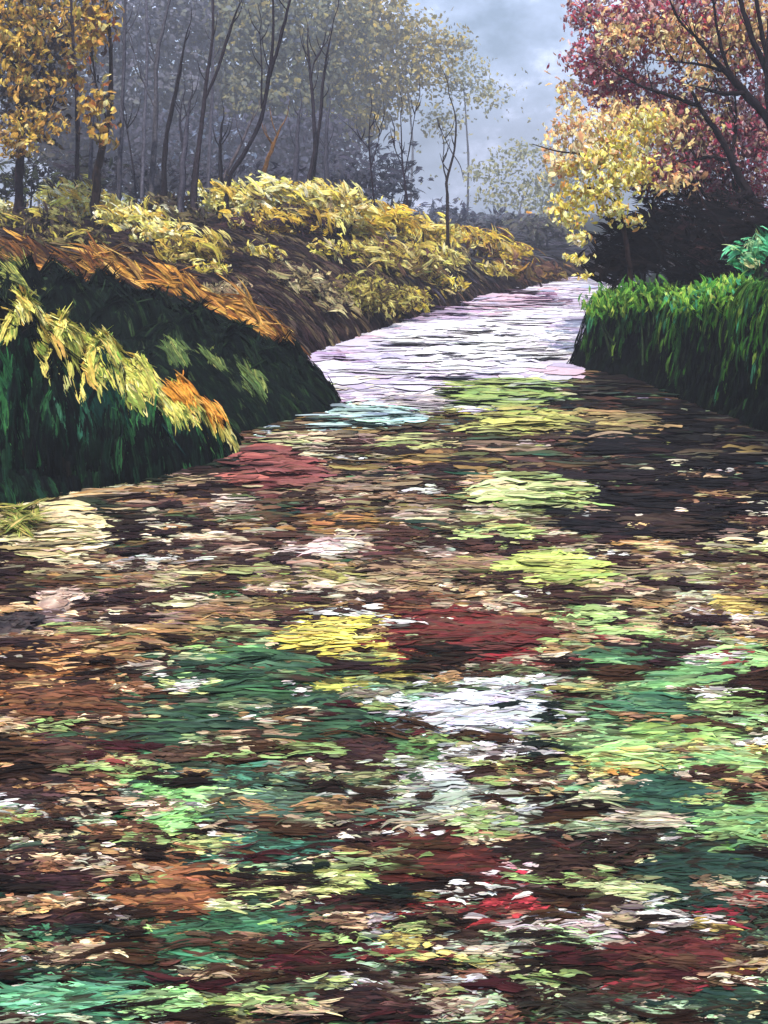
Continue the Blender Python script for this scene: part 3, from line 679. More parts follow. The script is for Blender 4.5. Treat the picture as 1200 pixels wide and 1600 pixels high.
DG = [('#0a1310', 5), ('#0f1b14', 4), ('#080f0f', 4), ('#1c2c1a', 1.3), ('#36452a', .4)]
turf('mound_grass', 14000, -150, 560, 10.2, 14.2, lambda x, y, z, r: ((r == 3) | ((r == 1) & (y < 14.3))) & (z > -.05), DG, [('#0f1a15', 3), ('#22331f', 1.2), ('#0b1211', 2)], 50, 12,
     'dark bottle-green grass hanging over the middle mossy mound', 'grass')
turf('near_grass', 19000, -200, 420, 5.8, 10.6, lambda x, y, z, r: ((r == 4) | ((r == 1) & (y < 9.5))) & (z > -.05), [('#090f0f', 6), ('#0d1a14', 3), ('#070c0d', 5), ('#16301f', 1.6), ('#26502f', .9), ('#171513', .7)],  # greens darkened so the mound's face holds painted shade
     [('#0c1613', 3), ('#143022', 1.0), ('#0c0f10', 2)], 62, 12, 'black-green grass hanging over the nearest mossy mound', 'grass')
turf('rusty_grass', 3500, -150, 540, 13.6, 16.6, lambda x, y, z, r: (r == 5) & (z > -.05), [('#b07a36', 4), ('#7a4c2a', 3), ('#cc9848', 3.5), ('#4a3020', 2), ('#dcb060', 1.6)],
     [('#8a5a2a', 2), ('#5a3822', 2), ('#c89448', 1)], 75, 13, 'orange and rust coloured dry grass along the low bank behind the mossy mound', 'grass', along=(1, -.2, -.45),
     colfn=lambda x, y, z, c: np.where((rng.random(len(x)) < smooth(-5.2, -3.9, x) * .75 + .12)[:, None], c, pick([('#3a2a24', 3), ('#2a1e1c', 3), ('#5a4030', 1.5)], len(x))))
# brown earth bank behind, streaked with dry grass
turf('dry_grass', 20000, -200, 960, 15, 36, lambda x, y, z, r: (r == 1) & (z > .02), [('#251b1e', 5), ('#1c1415', 5), ('#3a2c2b', 3), ('#503d37', 2), ('#64543f', 1.3), ('#8a7a58', .9), ('#2e2026', 2)],
     [('#2c2024', 3), ('#6a5a48', .8), ('#1c1516', 2)], 40, 11, 'purple-brown dry grass and earth covering the far left bank', 'grass', along=(1, -.3, -.35), nb=10)
turf('wood_floor_grass', 5000, -200, 980, 22, 60, lambda x, y, z, r: (r <= 1) & (z > .3), [('#34323c', 4), ('#2c2a30', 3), ('#45424c', 2), ('#4a4a40', 1)],
     [('#34323c', 1), ('#55535c', 1)], 50, 14, 'grey-violet undergrowth on the floor of the misty wood', 'undergrowth', along=(1, 0, 0))

# right bank: shade painted into the dark face, bright green top
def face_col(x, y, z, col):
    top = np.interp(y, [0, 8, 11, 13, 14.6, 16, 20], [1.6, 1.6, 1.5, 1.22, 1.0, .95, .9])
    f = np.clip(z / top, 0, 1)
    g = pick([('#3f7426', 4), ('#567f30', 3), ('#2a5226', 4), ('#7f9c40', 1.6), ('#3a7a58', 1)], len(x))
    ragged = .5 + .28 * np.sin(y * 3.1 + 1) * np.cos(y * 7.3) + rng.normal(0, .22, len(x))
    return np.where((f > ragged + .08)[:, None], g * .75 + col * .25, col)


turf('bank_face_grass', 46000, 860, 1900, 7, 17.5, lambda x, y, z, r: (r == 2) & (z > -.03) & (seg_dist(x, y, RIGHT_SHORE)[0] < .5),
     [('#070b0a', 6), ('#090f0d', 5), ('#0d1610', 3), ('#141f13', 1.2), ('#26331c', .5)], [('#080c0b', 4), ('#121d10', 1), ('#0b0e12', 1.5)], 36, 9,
     'grass painted almost black for shade with lime tips hanging down the steep face of the right bank', 'grass', droop=.05, colfn=face_col)
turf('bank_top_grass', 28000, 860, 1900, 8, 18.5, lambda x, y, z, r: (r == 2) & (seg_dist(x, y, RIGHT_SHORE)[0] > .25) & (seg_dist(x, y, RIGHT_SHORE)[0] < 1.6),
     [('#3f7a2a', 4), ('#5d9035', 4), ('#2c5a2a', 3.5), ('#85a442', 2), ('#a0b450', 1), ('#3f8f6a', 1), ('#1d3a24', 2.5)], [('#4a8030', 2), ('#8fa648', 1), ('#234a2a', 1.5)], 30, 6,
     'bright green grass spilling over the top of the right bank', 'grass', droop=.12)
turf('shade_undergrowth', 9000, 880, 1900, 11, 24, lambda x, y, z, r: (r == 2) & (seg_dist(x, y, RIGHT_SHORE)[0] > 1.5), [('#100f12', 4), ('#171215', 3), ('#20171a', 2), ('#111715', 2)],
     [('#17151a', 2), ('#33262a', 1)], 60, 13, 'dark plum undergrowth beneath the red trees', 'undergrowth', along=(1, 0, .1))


# ------------------------------------------------------------------ plants made of leaf clumps
def clumps(mb, blobs, pal, px_size=(16, 9), dens=1.0, flat=.7, dirv=(0, 0, -1), dspread=.8, nb=4, S=5, pal2=None, jit=.18, depth=.8, edge=.28):
    """blobs: (px, py, rx, ry, d) ; leaf dabs through the volume of each"""
    for (bx, by, rx, ry, d) in blobs:
        n = int(dens * rx * ry * 3.1 / (px_size[0] * px_size[1]) * 2.6)
        if n < 1: continue
        g = unit(rng.normal(0, 1, (n, 3))) * (rng.random((n, 1)) ** .5) * (1 + edge * np.abs(rng.normal(0, 1, (n, 1))) * (rng.random((n, 1)) < .35))
        s = d / F
        C = P(bx, by, d) + g * np.array([rx * s, (rx + ry) * .5 * s * depth, ry * s])
        Nn = g * .6 + rng.normal(0, .38, (n, 3)) + np.array([.3, -.55, .5])
        D = np.asarray(dirv, float) + rng.normal(0, dspread, (n, 3))
        c = pick(pal, n); c2 = pick(pal2 or pal, n)
        strokes(mb, C, D, Nn, rng.uniform(.6, 1.4, n) * px_size[0] * s, rng.uniform(.6, 1.3, n) * px_size[1] * s, c, c2, nb=nb, S=S, bend=.25,
                arch=.06, droop=.1, rag=.75, jit=jit, tilt=.2)


def tree(name, limbs, bark, label, cat='tree', group=None, crowns=(), crown_kw=None, ground=True):
    """limbs: list of (points [(px,py,d)], radii in px); the first is the trunk"""
    p0 = P(*limbs[0][0][0])
    gz = ground_at(p0[0], p0[1])
    root = thing(name, (p0[0], p0[1], gz), label, cat, group)
    for i, (pts, rad) in enumerate(limbs):
        W = [P(*a) for a in pts]
        if i == 0:
            if W[0][2] > gz - .05:
                W = [np.array([W[0][0] + (W[0][0] - W[1][0]) * .15, W[0][1], gz - .08])] + W
                rad = [rad[0] * 1.15] + list(rad)
        m = MB()
        tube(m, W, [max(r * (.62 if pts[0][2] > 19.5 and group != SAP else .72), .6) * pts[0][2] / F for r in rad], lin(bark), sides=8)
        m.build('trunk' if i == 0 else 'limb', M_BARK, root, smooth=True)
    if name in ('bare_tree', 'autumn_tree', 'sapling', 'maple_tree'):
        m = MB()
        for (pts, rad) in limbs:
            A = np.array(pts, float)
            for _ in range(3 if name != 'sapling' else 2):
                t = rng.uniform(.45, 1) * (len(A) - 1); k = min(int(t), len(A) - 2); q = A[k] + (A[k + 1] - A[k]) * (t - k)
                ln = rng.uniform(22, 60) * (.6 if name == 'sapling' else 1); sx = rng.choice([-1, 1]) * rng.uniform(.25, .7)
                z = [P(q[0], q[1], q[2]), P(q[0] + sx * ln * .5, q[1] - ln * .45, q[2] - .1), P(q[0] + sx * ln * .75, q[1] - ln, q[2] - .15)]
                tube(m, z, [1.1 * q[2] / F, .8 * q[2] / F, .3 * q[2] / F], lin(bark), sides=5, sub=3)
            q = A[-1]; dq = A[-1] - A[-2]; dq = dq / max(np.hypot(dq[0], dq[1]), 1)
            tube(m, [P(*q), P(q[0] + dq[0] * 20 + 3, q[1] + dq[1] * 20, q[2]), P(q[0] + dq[0] * 44 - 2, q[1] + dq[1] * 46, q[2])], [max(rad[-1] * .6, .7) * q[2] / F, .8 * q[2] / F, .3 * q[2] / F], lin(bark), sides=5, sub=3)
        m.build('twigs', M_BARK, root)
    for (blobs, pal, kw) in crowns:
        m = MB(); clumps(m, blobs, pal, **kw); m.build('crown', M_LEAF, root)
    return root


YEL = [('#f2e070', 4), ('#f8f0a8', 3.6), ('#e6c858', 2), ('#c8a448', 1.2), ('#fbf6d4', 2), ('#8a7440', .9), ('#b8ac5c', 1), ('#3a2a28', 1.8)]
SHR = 'golden shrubs along the far left bank'


def shrub(blobs, label, pal=YEL, size=(22, 10), dens=1.9, dirv=(1.0, -.2, -.45), name='golden_shrub', group=SHR, stem='#33262a', cat='shrub', spread=.45):
    if group == SHR or name == 'bank_scrub':
        blobs = [(q[0], q[1], q[2], q[3], min(q[4] + 1, on_ground(q[0], q[1] + q[3] * .8, q[4]))) for q in blobs]
    bx, by, rx, ry, d = blobs[0]
    b = P(bx, by + ry, d); gz = ground_at(b[0], b[1])
    root = thing(name, (b[0], b[1], gz), label, cat, group)
    m = MB()
    for (qx, qy, qrx, qry, qd) in blobs:
        for k in range(4):
            q = P(qx + rng.normal(0, .35) * qrx, qy - .2 * qry, qd)
            gx = (q[0] + b[0]) * .5
            s = np.array([gx, q[1], ground_at(gx, q[1]) - .05])
            tube(m, [s, (s + q) / 2 + rng.normal(0, .03, 3), q], [2.6 * qd / F, 1.8 * qd / F, .8 * qd / F], lin(stem), 5, sub=3)
    m.build('stems', M_BARK, root)
    m = MB(); clumps(m, blobs, pal, size, dens, dirv=dirv, dspread=spread, nb=9, S=5)
    if group == SHR or name == 'bank_scrub':
        clumps(m, blobs, pal, (8, 4), dens * .35, dspread=1.0, nb=3, S=4, edge=.35)
    m.build('foliage', M_LEAF, root)


shrub([(110, 308, 55, 26, 21), (165, 325, 50, 24, 20.6)], 'golden shrub with bright crest below the dark leaning trunk')
shrub([(205, 340, 60, 24, 20.4), (250, 365, 50, 22, 19.8)], 'lemon-yellow shrub sloping down beside the brown tussock')
shrub([(290, 392, 50, 24, 19.0), (330, 385, 20, 20, 18.8)], 'dull gold shrub low on the bank under the lemon-yellow one', [('#c8b050', 3), ('#a8923c', 2), ('#7a6638', 2), ('#e0d080', 1.2), ('#4a3a30', 2)])
shrub([(270, 325, 55, 22, 21), (290, 345, 40, 20, 20.6)], 'brown and olive tussock between two golden shrubs', [('#4a4038', 4), ('#6a5f44', 3), ('#8a8058', 1.6), ('#33282a', 3)])
shrub([(375, 312, 62, 28, 21.5), (430, 305, 55, 28, 21.8)], 'tall bright golden shrub beneath the bent tree')
shrub([(500, 312, 60, 30, 22.5), (540, 328, 45, 26, 22.4)], 'cream-crested golden shrub at the top of the bank', [('#f2e8b0', 3), ('#f0e088', 3), ('#e6cc58', 3), ('#c8a444', 1.5), ('#6a5638', 1), ('#a8a060', 1)])
shrub([(600, 345, 55, 26, 23.4), (560, 360, 45, 22, 22.6)], 'golden shrub in front of the first bare sapling', [('#e6cc50', 3), ('#d0a83c', 3), ('#e8dc88', 2), ('#8a6c34', 1.5), ('#5a4434', 1)])
shrub([(675, 365, 55, 22, 25.2), (640, 350, 40, 14, 25)], 'pale yellow shrub at the foot of the tallest bare sapling', [('#eee49a', 3), ('#e4cc5a', 3), ('#c8a848', 2), ('#7a6440', 1.3)])
shrub([(745, 372, 50, 18, 28), (790, 392, 45, 16, 29.5)], 'small yellow shrub far along the bank beyond the saplings', [('#dcc24a', 3), ('#c4a040', 2), ('#8a5c4c', 1.6), ('#5a3a38', 1.6), ('#ece09a', 1)])
shrub([(450, 345, 70, 26, 20.4), (400, 350, 50, 20, 20.4)], 'mixed gold and plum shrub below the cream-crested one', [('#d8b848', 2.4), ('#c09a40', 1.6), ('#33232a', 4), ('#e6d890', 1), ('#4a3436', 3)])
shrub([(590, 400, 55, 26, 21.6), (640, 405, 45, 28, 22.5)], 'olive-gold shrub half way down the bank by the water', [('#c8b458', 2.5), ('#a8964a', 2), ('#5a4438', 2), ('#e0d890', 1), ('#6a4a48', 1)])
shrub([(665, 420, 38, 20, 23), (700, 405, 30, 16, 24)], 'small speckled lemon shrub above the pink water', [('#d8cc70', 3), ('#ecE4a0', 1.6), ('#6a5438', 2), ('#40302c', 2)])
shrub([(560, 460, 62, 32, 19.2), (610, 470, 40, 28, 19.6)], 'feathery olive-yellow bush at the water edge', [('#b8ac54', 2.5), ('#9a8c48', 2), ('#d8d080', 1.2), ('#5a4a34', 2), ('#3a2c28', 2)], size=(14, 5), spread=.9)
shrub([(460, 440, 60, 22, 18.4), (510, 470, 45, 22, 18.4)], 'tan and olive tussock left of the feathery bush', [('#a89a70', 2.5), ('#8a7a58', 2), ('#5a4840', 2), ('#d0c498', 1), ('#33262a', 1.6)])
shrub([(345, 455, 42, 16, 17.2)], 'small beige tussock above the rusty bank', [('#b0a078', 3), ('#8a7860', 2), ('#cfc09a', 1.2), ('#4a3a38', 1.5)])
shrub([(2, 330, 22, 18, 19)], 'golden shrub cut off by the left edge of the picture')
shrub([(60, 345, 60, 22, 19.5), (110, 372, 60, 18, 19)], 'sparse yellow-flecked dark tussock at the left of the bank', [('#4a4036', 3), ('#6a6040', 2.4), ('#c0b050', 1.2), ('#33282a', 3), ('#8a8450', 1.4)])
shrub([(850, 425, 45, 14, 31.5), (800, 420, 40, 18, 28.5)], 'rusty brown scrub at the far end of the left bank', [('#6a4a3c', 3), ('#4a3230', 3), ('#a8803c', 1.2), ('#8a7a40', 1)], name='bank_scrub')

SPK = [('#dcc850', 3), ('#e8dc80', 2), ('#b89c44', 2), ('#6a5438', 2), ('#40302e', 2), ('#f0e8b0', .8)]
for blobs, lab in (([(405, 395, 40, 16, 19)], 'speckled yellow scrub under the tall bright golden shrub'),
                   ([(515, 392, 46, 18, 20)], 'speckled yellow and plum scrub in the middle of the bank'),
                   ([(690, 400, 40, 14, 24)], 'speckled yellow scrub just below the foot of the tallest sapling'),
                   ([(690, 445, 40, 16, 22)], 'low speckled scrub hanging over the pink shimmer'),
                   ([(760, 420, 44, 14, 27)], 'low ochre scrub along the far bank above the pink shimmer'),
                   ([(645, 470, 34, 20, 20)], 'olive scrub at the waterline right of the feathery bush'),
                   ([(330, 420, 40, 14, 18)], 'thin straw-coloured scrub on bare earth above the rusty grass')):
    shrub(blobs, lab, SPK, size=(15, 6), dens=1.0, spread=.6, name='bank_scrub', group='speckled scrub on the far left bank')

# tussocks on the near mossy mound
TUS = 'grass tussocks on the near mossy mound'


def tussock(pts, wpx, n, pal, pal2, label, Lpx=70, Wpx=14, drop=(.75, -.25, -.75), spread=.18, lift=.06, bias=0.):
    """grass strokes strung along a line of points that lie on the mound"""
    W = np.array([P(a[0], a[1], on_ground(a[0], a[1], a[2])) for a in pts])
    root = MB()
    t = rng.random(n) * (len(W) - 1); i = np.minimum(t.astype(int), len(W) - 2); f = (t - i)[:, None]
    C = W[i] * (1 - f) + W[i + 1] * f
    s = C[:, 1] / F
    off = rng.normal(bias, .45, n) * wpx * s
    C[:, 0] += off * .6; C[:, 1] += off * .5
    z, rid = height(C[:, 0], C[:, 1])
    k = rid == np.bincount(rid).argmax()
    C, z, s = C[k], z[k], s[k]; n = len(C)
    C[:, 2] = np.maximum(z, 0) + lift + rng.random(n) * .07
    N, Dn = surf(C[:, 0], C[:, 1])
    D = unit(Dn * .5 + unit(np.array(drop, float)) + rng.normal(0, spread, (n, 3)))
    D = unit(D - N * np.sum(D * N, 1, keepdims=True) * .9)
    strokes(root, C, D, N, rng.uniform(.6, 1.3, n) * Lpx * s, rng.uniform(.6, 1.2, n) * Wpx * s, pick(pal, n), pick(pal2, n), nb=10, S=6, bend=.15, arch=.025, droop=.06,
            rag=.65, jit=.18, tilt=.2)
    return tag(root.build('grass_tussock', M_GRASS), label, 'grass tussock', TUS)


tussock([(85, 535, 8.9), (135, 572, 8.95), (195, 612, 9.05), (255, 650, 9.25), (322, 688, 9.6)], 104, 1900,  # the mound's sunlit streak, painted as yellow grass colours
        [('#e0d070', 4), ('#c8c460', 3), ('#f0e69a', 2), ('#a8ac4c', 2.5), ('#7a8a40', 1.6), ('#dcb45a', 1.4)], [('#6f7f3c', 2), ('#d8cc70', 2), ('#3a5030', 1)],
        'yellow-green tussock with painted-in sunlight running down the crest of the near mound', 40, 14, lift=.13, bias=-.42)
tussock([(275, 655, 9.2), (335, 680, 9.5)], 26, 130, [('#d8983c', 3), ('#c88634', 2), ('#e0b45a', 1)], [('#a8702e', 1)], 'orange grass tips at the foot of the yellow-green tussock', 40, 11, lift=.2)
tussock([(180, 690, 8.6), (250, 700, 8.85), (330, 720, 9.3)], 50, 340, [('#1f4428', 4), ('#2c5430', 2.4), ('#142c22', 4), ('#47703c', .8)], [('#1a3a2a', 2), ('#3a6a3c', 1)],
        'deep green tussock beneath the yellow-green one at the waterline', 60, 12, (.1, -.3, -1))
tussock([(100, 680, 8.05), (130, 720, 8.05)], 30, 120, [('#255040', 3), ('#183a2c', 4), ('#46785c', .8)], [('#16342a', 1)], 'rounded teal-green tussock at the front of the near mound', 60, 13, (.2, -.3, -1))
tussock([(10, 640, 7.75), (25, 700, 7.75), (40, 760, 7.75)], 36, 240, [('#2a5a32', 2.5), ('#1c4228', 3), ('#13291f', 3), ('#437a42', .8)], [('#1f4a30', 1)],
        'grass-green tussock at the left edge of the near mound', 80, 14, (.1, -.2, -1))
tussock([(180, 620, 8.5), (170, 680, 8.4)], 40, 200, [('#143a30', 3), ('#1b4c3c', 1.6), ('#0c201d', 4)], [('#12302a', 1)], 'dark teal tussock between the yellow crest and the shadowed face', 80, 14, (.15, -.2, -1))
tussock([(20, 830, 7.1), (45, 850, 7.0), (20, 870, 6.8)], 26, 80, [('#7d8a3c', 3), ('#5f7034', 3), ('#a0a458', 1)], [('#c4a868', 1)], 'olive reed clump standing in the water below the near mound', 60, 10, (0, -.05, -1))
tussock([(10, 455, 11.7), (60, 468, 11.7)], 20, 50, [('#8a8f48', 3), ('#a8a858', 2), ('#4a5a30', 2)], [('#33422a', 1)], 'olive-yellow grass tuft at the left edge on the middle mound', 60, 9, (1, -.1, -.3))
for (pts, lab) in (([(270, 545, 11.2), (275, 580, 11.0)], 'leftmost olive lit lump of grass on the middle mound'),
                   ([(335, 560, 11.1), (345, 590, 10.95)], 'middle one of the olive lit lumps of grass on the dark mound'),
                   ([(395, 590, 11.0), (405, 630, 10.85)], 'rightmost olive lit lump of grass on the dark mound')):
    tussock(pts, 22, 70, [('#6a7a42', 3), ('#55683a', 3), ('#8a9450', 1)], [('#2c3f28', 1)], lab, 46, 9, (.25, -.3, -1))  # lighter olive paints the lit look of these lumps

# teal plant and hanging clumps on the right bank
shrub([(1170, 398, 34, 26, 12.4), (1195, 385, 30, 22, 12.5)], 'light teal-green leafy plant on top of the right bank', [('#4fae7a', 3), ('#7fcfa0', 2), ('#b8dca0', 1.4), ('#2f7a50', 2), ('#e0e0a0', .8)],
      size=(22, 12), dirv=(-.5, -.4, .6), name='leafy_plant', group='plants on the right bank', stem='#2a3a24', cat='plant')
shrub([(1150, 455, 60, 26, 11.6), (1090, 470, 50, 22, 12.2)], 'bright lime fern clump at the right end of the bank top', [('#5d9a35', 3), ('#8fb848', 2.4), ('#b8c860', 1.2), ('#3a7a3a', 2), ('#4a9f78', 1.2)],
      size=(13, 5), dirv=(-.1, -.5, -.8), name='fern_clump', group='plants on the right bank', stem='#2a3a24', cat='plant')
shrub([(1010, 462, 50, 22, 13.2), (950, 475, 40, 20, 13.8)], 'mid-green fern clump near the tip of the right bank', [('#4a8030', 3), ('#6f9e3c', 2.4), ('#2c5a2a', 2), ('#9ab04a', 1)],
      size=(13, 5), dirv=(-.1, -.5, -.8), name='fern_clump', group='plants on the right bank', stem='#2a3a24', cat='plant')

SAP = 'bare saplings on the far bank'
# ------------------------------------------------------------------ right bank trees
RED = [('#9c3850', 4), ('#b44a62', 3), ('#7a4054', 2.4), ('#b47c86', 3), ('#cc9c92', 2.4), ('#925f6a', 2.6), ('#dcb894', 2.2), ('#a0929c', 2), ('#c8acaa', 2.4), ('#c03850', 1.2)]
PCH = [('#e0bc80', 3), ('#ecd49a', 3), ('#cc9a70', 2), ('#c07a58', 1), ('#f2e4b4', 2)]
MAP = 'red maples on the right bank'
kwr = dict(px_size=(8, 5), dens=1.35, dspread=1.0, nb=3, S=4)
kwp = dict(px_size=(9, 6), dens=.6, dspread=.9, nb=4, S=4)
tree('maple_tree', [([(1205, 362, 16.5), (1172, 305, 16.5), (1148, 262, 16.4), (1126, 215, 16.3), (1100, 178, 16.2), (1075, 132, 16.2)], [13, 10, 9, 7, 5, 2.5]),
                    ([(1090, 165, 16.2), (1050, 150, 16.1), (1010, 138, 16.0), (962, 114, 15.9)], [5, 4.2, 3.2, 1.5]),
                    ([(1134, 250, 16.3), (1110, 245, 16.2), (1085, 250, 16.1)], [5, 4, 2]),
                    ([(1140, 250, 16.4), (1150, 200, 16.6), (1148, 140, 16.7)], [5, 3.5, 1.5])],
     '#221a1d', 'crimson maple with a dark trunk leaning left over the right bank', group=MAP,
     crowns=[([(1180, 300, 60, 40, 18), (1120, 290, 60, 34, 17.8), (1050, 170, 100, 60, 17.4), (960, 130, 70, 50, 17), (1110, 225, 80, 50, 17), (940, 90, 60, 45, 16.4), (1050, 265, 70, 30, 16.8)], RED, kwr),
             ([(990, 180, 70, 34, 16.0), (900, 190, 40, 50, 16.0), (1090, 200, 70, 50, 17), (890, 145, 24, 30, 16.5), (870, 225, 24, 26, 16), (950, 200, 60, 40, 16), (1020, 260, 60, 40, 17)], PCH, kwp)])
tree('maple_tree', [([(1290, 380, 15.5), (1235, 270, 15.5), (1205, 195, 15.4), (1160, 140, 15.3), (1112, 88, 15.2), (1080, 50, 15.2)], [18, 13, 10, 8, 5, 2]),
                    ([(1235, 270, 15.5), (1205, 130, 15.6), (1172, 50, 15.6), (1148, -30, 15.6)], [10, 7.5, 6, 5]),
                    ([(1215, 150, 15.6), (1192, 60, 15.7), (1176, -40, 15.7)], [6, 5, 4]),
                    ([(1180, 165, 15.4), (1140, 110, 15.5), (1122, 50, 15.5), (1112, -20, 15.5)], [5, 4, 3, 2]), ([(1203, 195, 15.4), (1197, 120, 15.4), (1201, 30, 15.4)], [5, 4, 3]),
                    ([(1135, 112, 15.3), (1090, 100, 15.3), (1045, 96, 15.3)], [4, 3, 1.2]), ([(1100, 70, 15.2), (1060, 30, 15.2), (1040, -20, 15.2)], [3, 2.4, 1.5]), ([(1165, 146, 15.3), (1130, 146, 15.2), (1098, 138, 15.1)], [6, 5, 3])],
     '#1c1519', 'largest plum-red maple with thick dark limbs crossing the upper right corner', group=MAP,
     crowns=[([(1080, 40, 110, 70, 16.8), (1170, 90, 80, 90, 17), (980, 30, 80, 55, 16.5), (1190, 220, 60, 70, 17), (1120, -60, 160, 60, 17), (910, 20, 30, 30, 16.5)], RED, kwr),
             ([(1130, 60, 80, 60, 16.4), (1050, 60, 50, 40, 16), (1090, 120, 30, 30, 15.9), (1180, 30, 40, 50, 16.4), (960, 60, 40, 50, 16)], PCH, kwp)])
tree('maple_tree', [([(1190, 318, 18.5), (1183, 270, 18.5), (1178, 225, 18.5), (1182, 170, 18.5)], [4.5, 4, 3.5, 2]), ([(1180, 260, 18.5), (1200, 220, 18.6), (1215, 190, 18.6)], [3, 2.5, 1.5])],
     '#241a1e', 'thin straight dark maple stem behind the leaning trunk', group=MAP, crowns=[([(1185, 200, 60, 50, 18.8), (1230, 170, 50, 60, 19)], RED, kwr)])
tree('maple_tree', [([(1098, 372, 17.5), (1085, 310, 17.5), (1080, 280, 17.6), (1095, 230, 17.7)], [7, 6, 5, 2])],
     '#4a3532', 'short brown-stemmed maple low in the shade under the leaning trunk', group=MAP, crowns=[([(1090, 260, 70, 40, 18), (1030, 290, 50, 30, 18)], [('#55293a', 3), ('#6a3a3c', 3), ('#8a4a40', 1.5), ('#3a2428', 3)], kwr)])
GLD = [('#e8d868', 4), ('#f2e898', 4), ('#dcc050', 2.6), ('#c8a850', 1.6), ('#d89850', .8), ('#f6f0c8', 1.8), ('#a8703c', .6)]
tree('golden_tree', [([(985, 430, 14.9), (975, 360, 14.9), (965, 300, 14.9), (960, 240, 14.9)], [6, 5, 4, 2]),
                     ([(968, 320, 14.9), (940, 300, 14.8), (905, 290, 14.7)], [4, 3, 1.5]), ([(966, 270, 14.9), (920, 244, 14.8), (870, 236, 14.7), (832, 225, 14.6)], [3, 2.2, 1.6, .8])],
     '#2a1e1e', 'small golden-yellow tree leaning over the tip of the right bank', group='golden trees',
     crowns=[([(1010, 190, 34, 24, 14.9), (975, 225, 44, 30, 14.9), (945, 250, 44, 24, 14.7), (965, 285, 56, 22, 14.7), (920, 300, 46, 18, 14.7), (1000, 265, 30, 22, 14.7), (950, 325, 40, 16, 14.7), (890, 318, 34, 14, 14.7), (888, 345, 28, 14, 14.7), (905, 372, 24, 11, 14.6), (900, 404, 20, 8, 14.6), (912, 430, 16, 6, 14.6), (868, 330, 22, 8, 14.7), (985, 345, 26, 10, 14.8), (890, 262, 22, 10, 14.7)],
              GLD, dict(px_size=(9, 6), dens=1.25, dspread=.9, nb=4, S=4, edge=.55)),
             ([(930, 220, 50, 50, 14.9), (900, 260, 30, 26, 14.8), (1040, 200, 50, 40, 15.2), (1060, 280, 40, 30, 15.2), (870, 260, 30, 30, 14.9)], PCH, dict(px_size=(12, 7), dens=.6, nb=4))])
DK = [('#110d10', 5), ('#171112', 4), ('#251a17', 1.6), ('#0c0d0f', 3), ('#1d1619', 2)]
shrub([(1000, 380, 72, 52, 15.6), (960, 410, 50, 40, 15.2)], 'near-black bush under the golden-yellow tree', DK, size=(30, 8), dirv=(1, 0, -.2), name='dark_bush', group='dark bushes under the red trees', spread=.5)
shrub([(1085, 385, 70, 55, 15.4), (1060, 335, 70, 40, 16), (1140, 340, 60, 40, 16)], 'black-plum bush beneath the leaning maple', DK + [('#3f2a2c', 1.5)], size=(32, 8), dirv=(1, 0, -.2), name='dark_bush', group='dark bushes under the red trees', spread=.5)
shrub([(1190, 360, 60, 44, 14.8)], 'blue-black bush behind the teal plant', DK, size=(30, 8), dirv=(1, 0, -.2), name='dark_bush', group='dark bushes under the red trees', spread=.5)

# ------------------------------------------------------------------ trees of the misty wood on the left
WOOD = 'trees of the misty wood'
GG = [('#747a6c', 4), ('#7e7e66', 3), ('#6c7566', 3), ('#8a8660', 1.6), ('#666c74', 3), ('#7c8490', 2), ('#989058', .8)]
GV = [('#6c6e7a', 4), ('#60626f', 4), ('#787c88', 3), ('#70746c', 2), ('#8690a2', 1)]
AU = [('#dcb450', 4), ('#ecc868', 3), ('#bc8c44', 2.4), ('#f0dc98', 1), ('#8a6a3c', 2), ('#5a4a3e', 2.4), ('#c8974a', 2), ('#4a4038', 2), ('#7a7038', 1)]
kg = dict(px_size=(10, 7), dens=.7, dspread=1.0, nb=3, S=4, jit=.12)
ka = dict(px_size=(11, 7), dens=.95, dspread=.9, nb=4, S=4)
tree('autumn_tree', [([(30, 300, 19), (32, 200, 19), (28, 90, 19), (35, -40, 19)], [9, 8, 7, 5]), ([(31, 170, 19), (60, 120, 18.8), (85, 60, 18.7)], [4, 3, 2]), ([(29, 120, 19), (0, 60, 18.8), (-30, 10, 18.8)], [4, 3, 2])],
     '#2c2226', 'golden-leaved tree filling the upper left corner', group=WOOD,
     crowns=[([(40, 30, 62, 46, 18.6), (30, 80, 50, 36, 18.6), (55, 135, 50, 28, 18.5), (50, 195, 56, 30, 18.5), (20, 225, 50, 26, 18.5), (60, -50, 80, 50, 18.6)], AU, ka),
             ([(40, 110, 80, 110, 19.6)], [('#3a3238', 4), ('#4a4044', 3), ('#33343a', 2), ('#6a5a40', 1.5)], kg)])
tree('autumn_tree', [([(150, 290, 19.8), (160, 230, 19.8), (172, 170, 19.9), (172, 70, 20), (163, -40, 20)], [11, 9, 7, 4.5, 3.5]), ([(168, 190, 19.9), (150, 130, 19.8), (142, 60, 19.8)], [3, 2.4, 1.5])],
     '#2c2220', 'tree with a thick dark leaning base and orange leaves, right of the corner tree', group=WOOD,
     crowns=[([(155, 25, 40, 46, 19.6), (135, 70, 30, 34, 19.6), (150, 165, 30, 44, 19.5), (165, 210, 18, 30, 19.5), (110, 110, 26, 30, 19.7)], AU + [('#b0643c', 2)], dict(px_size=(13, 9), dens=.8, dspread=.8, nb=4))])
tree('bare_tree', [([(120, 285, 21), (121, 190, 21), (115, 70, 21), (108, -40, 21)], [6, 5, 4, 3])], '#3a3036', 'straight dark trunk between the two orange-leaved trees', group=WOOD,
     crowns=[([(110, 40, 40, 60, 21.4)], AU, kg)])
tree('bare_tree', [([(186, 295, 23), (190, 200, 23), (194, 90, 23), (196, -30, 23)], [6, 5, 4.5, 3.5])], '#4c4a54', 'slim violet-grey trunk right of the orange-leaved trees', group=WOOD)
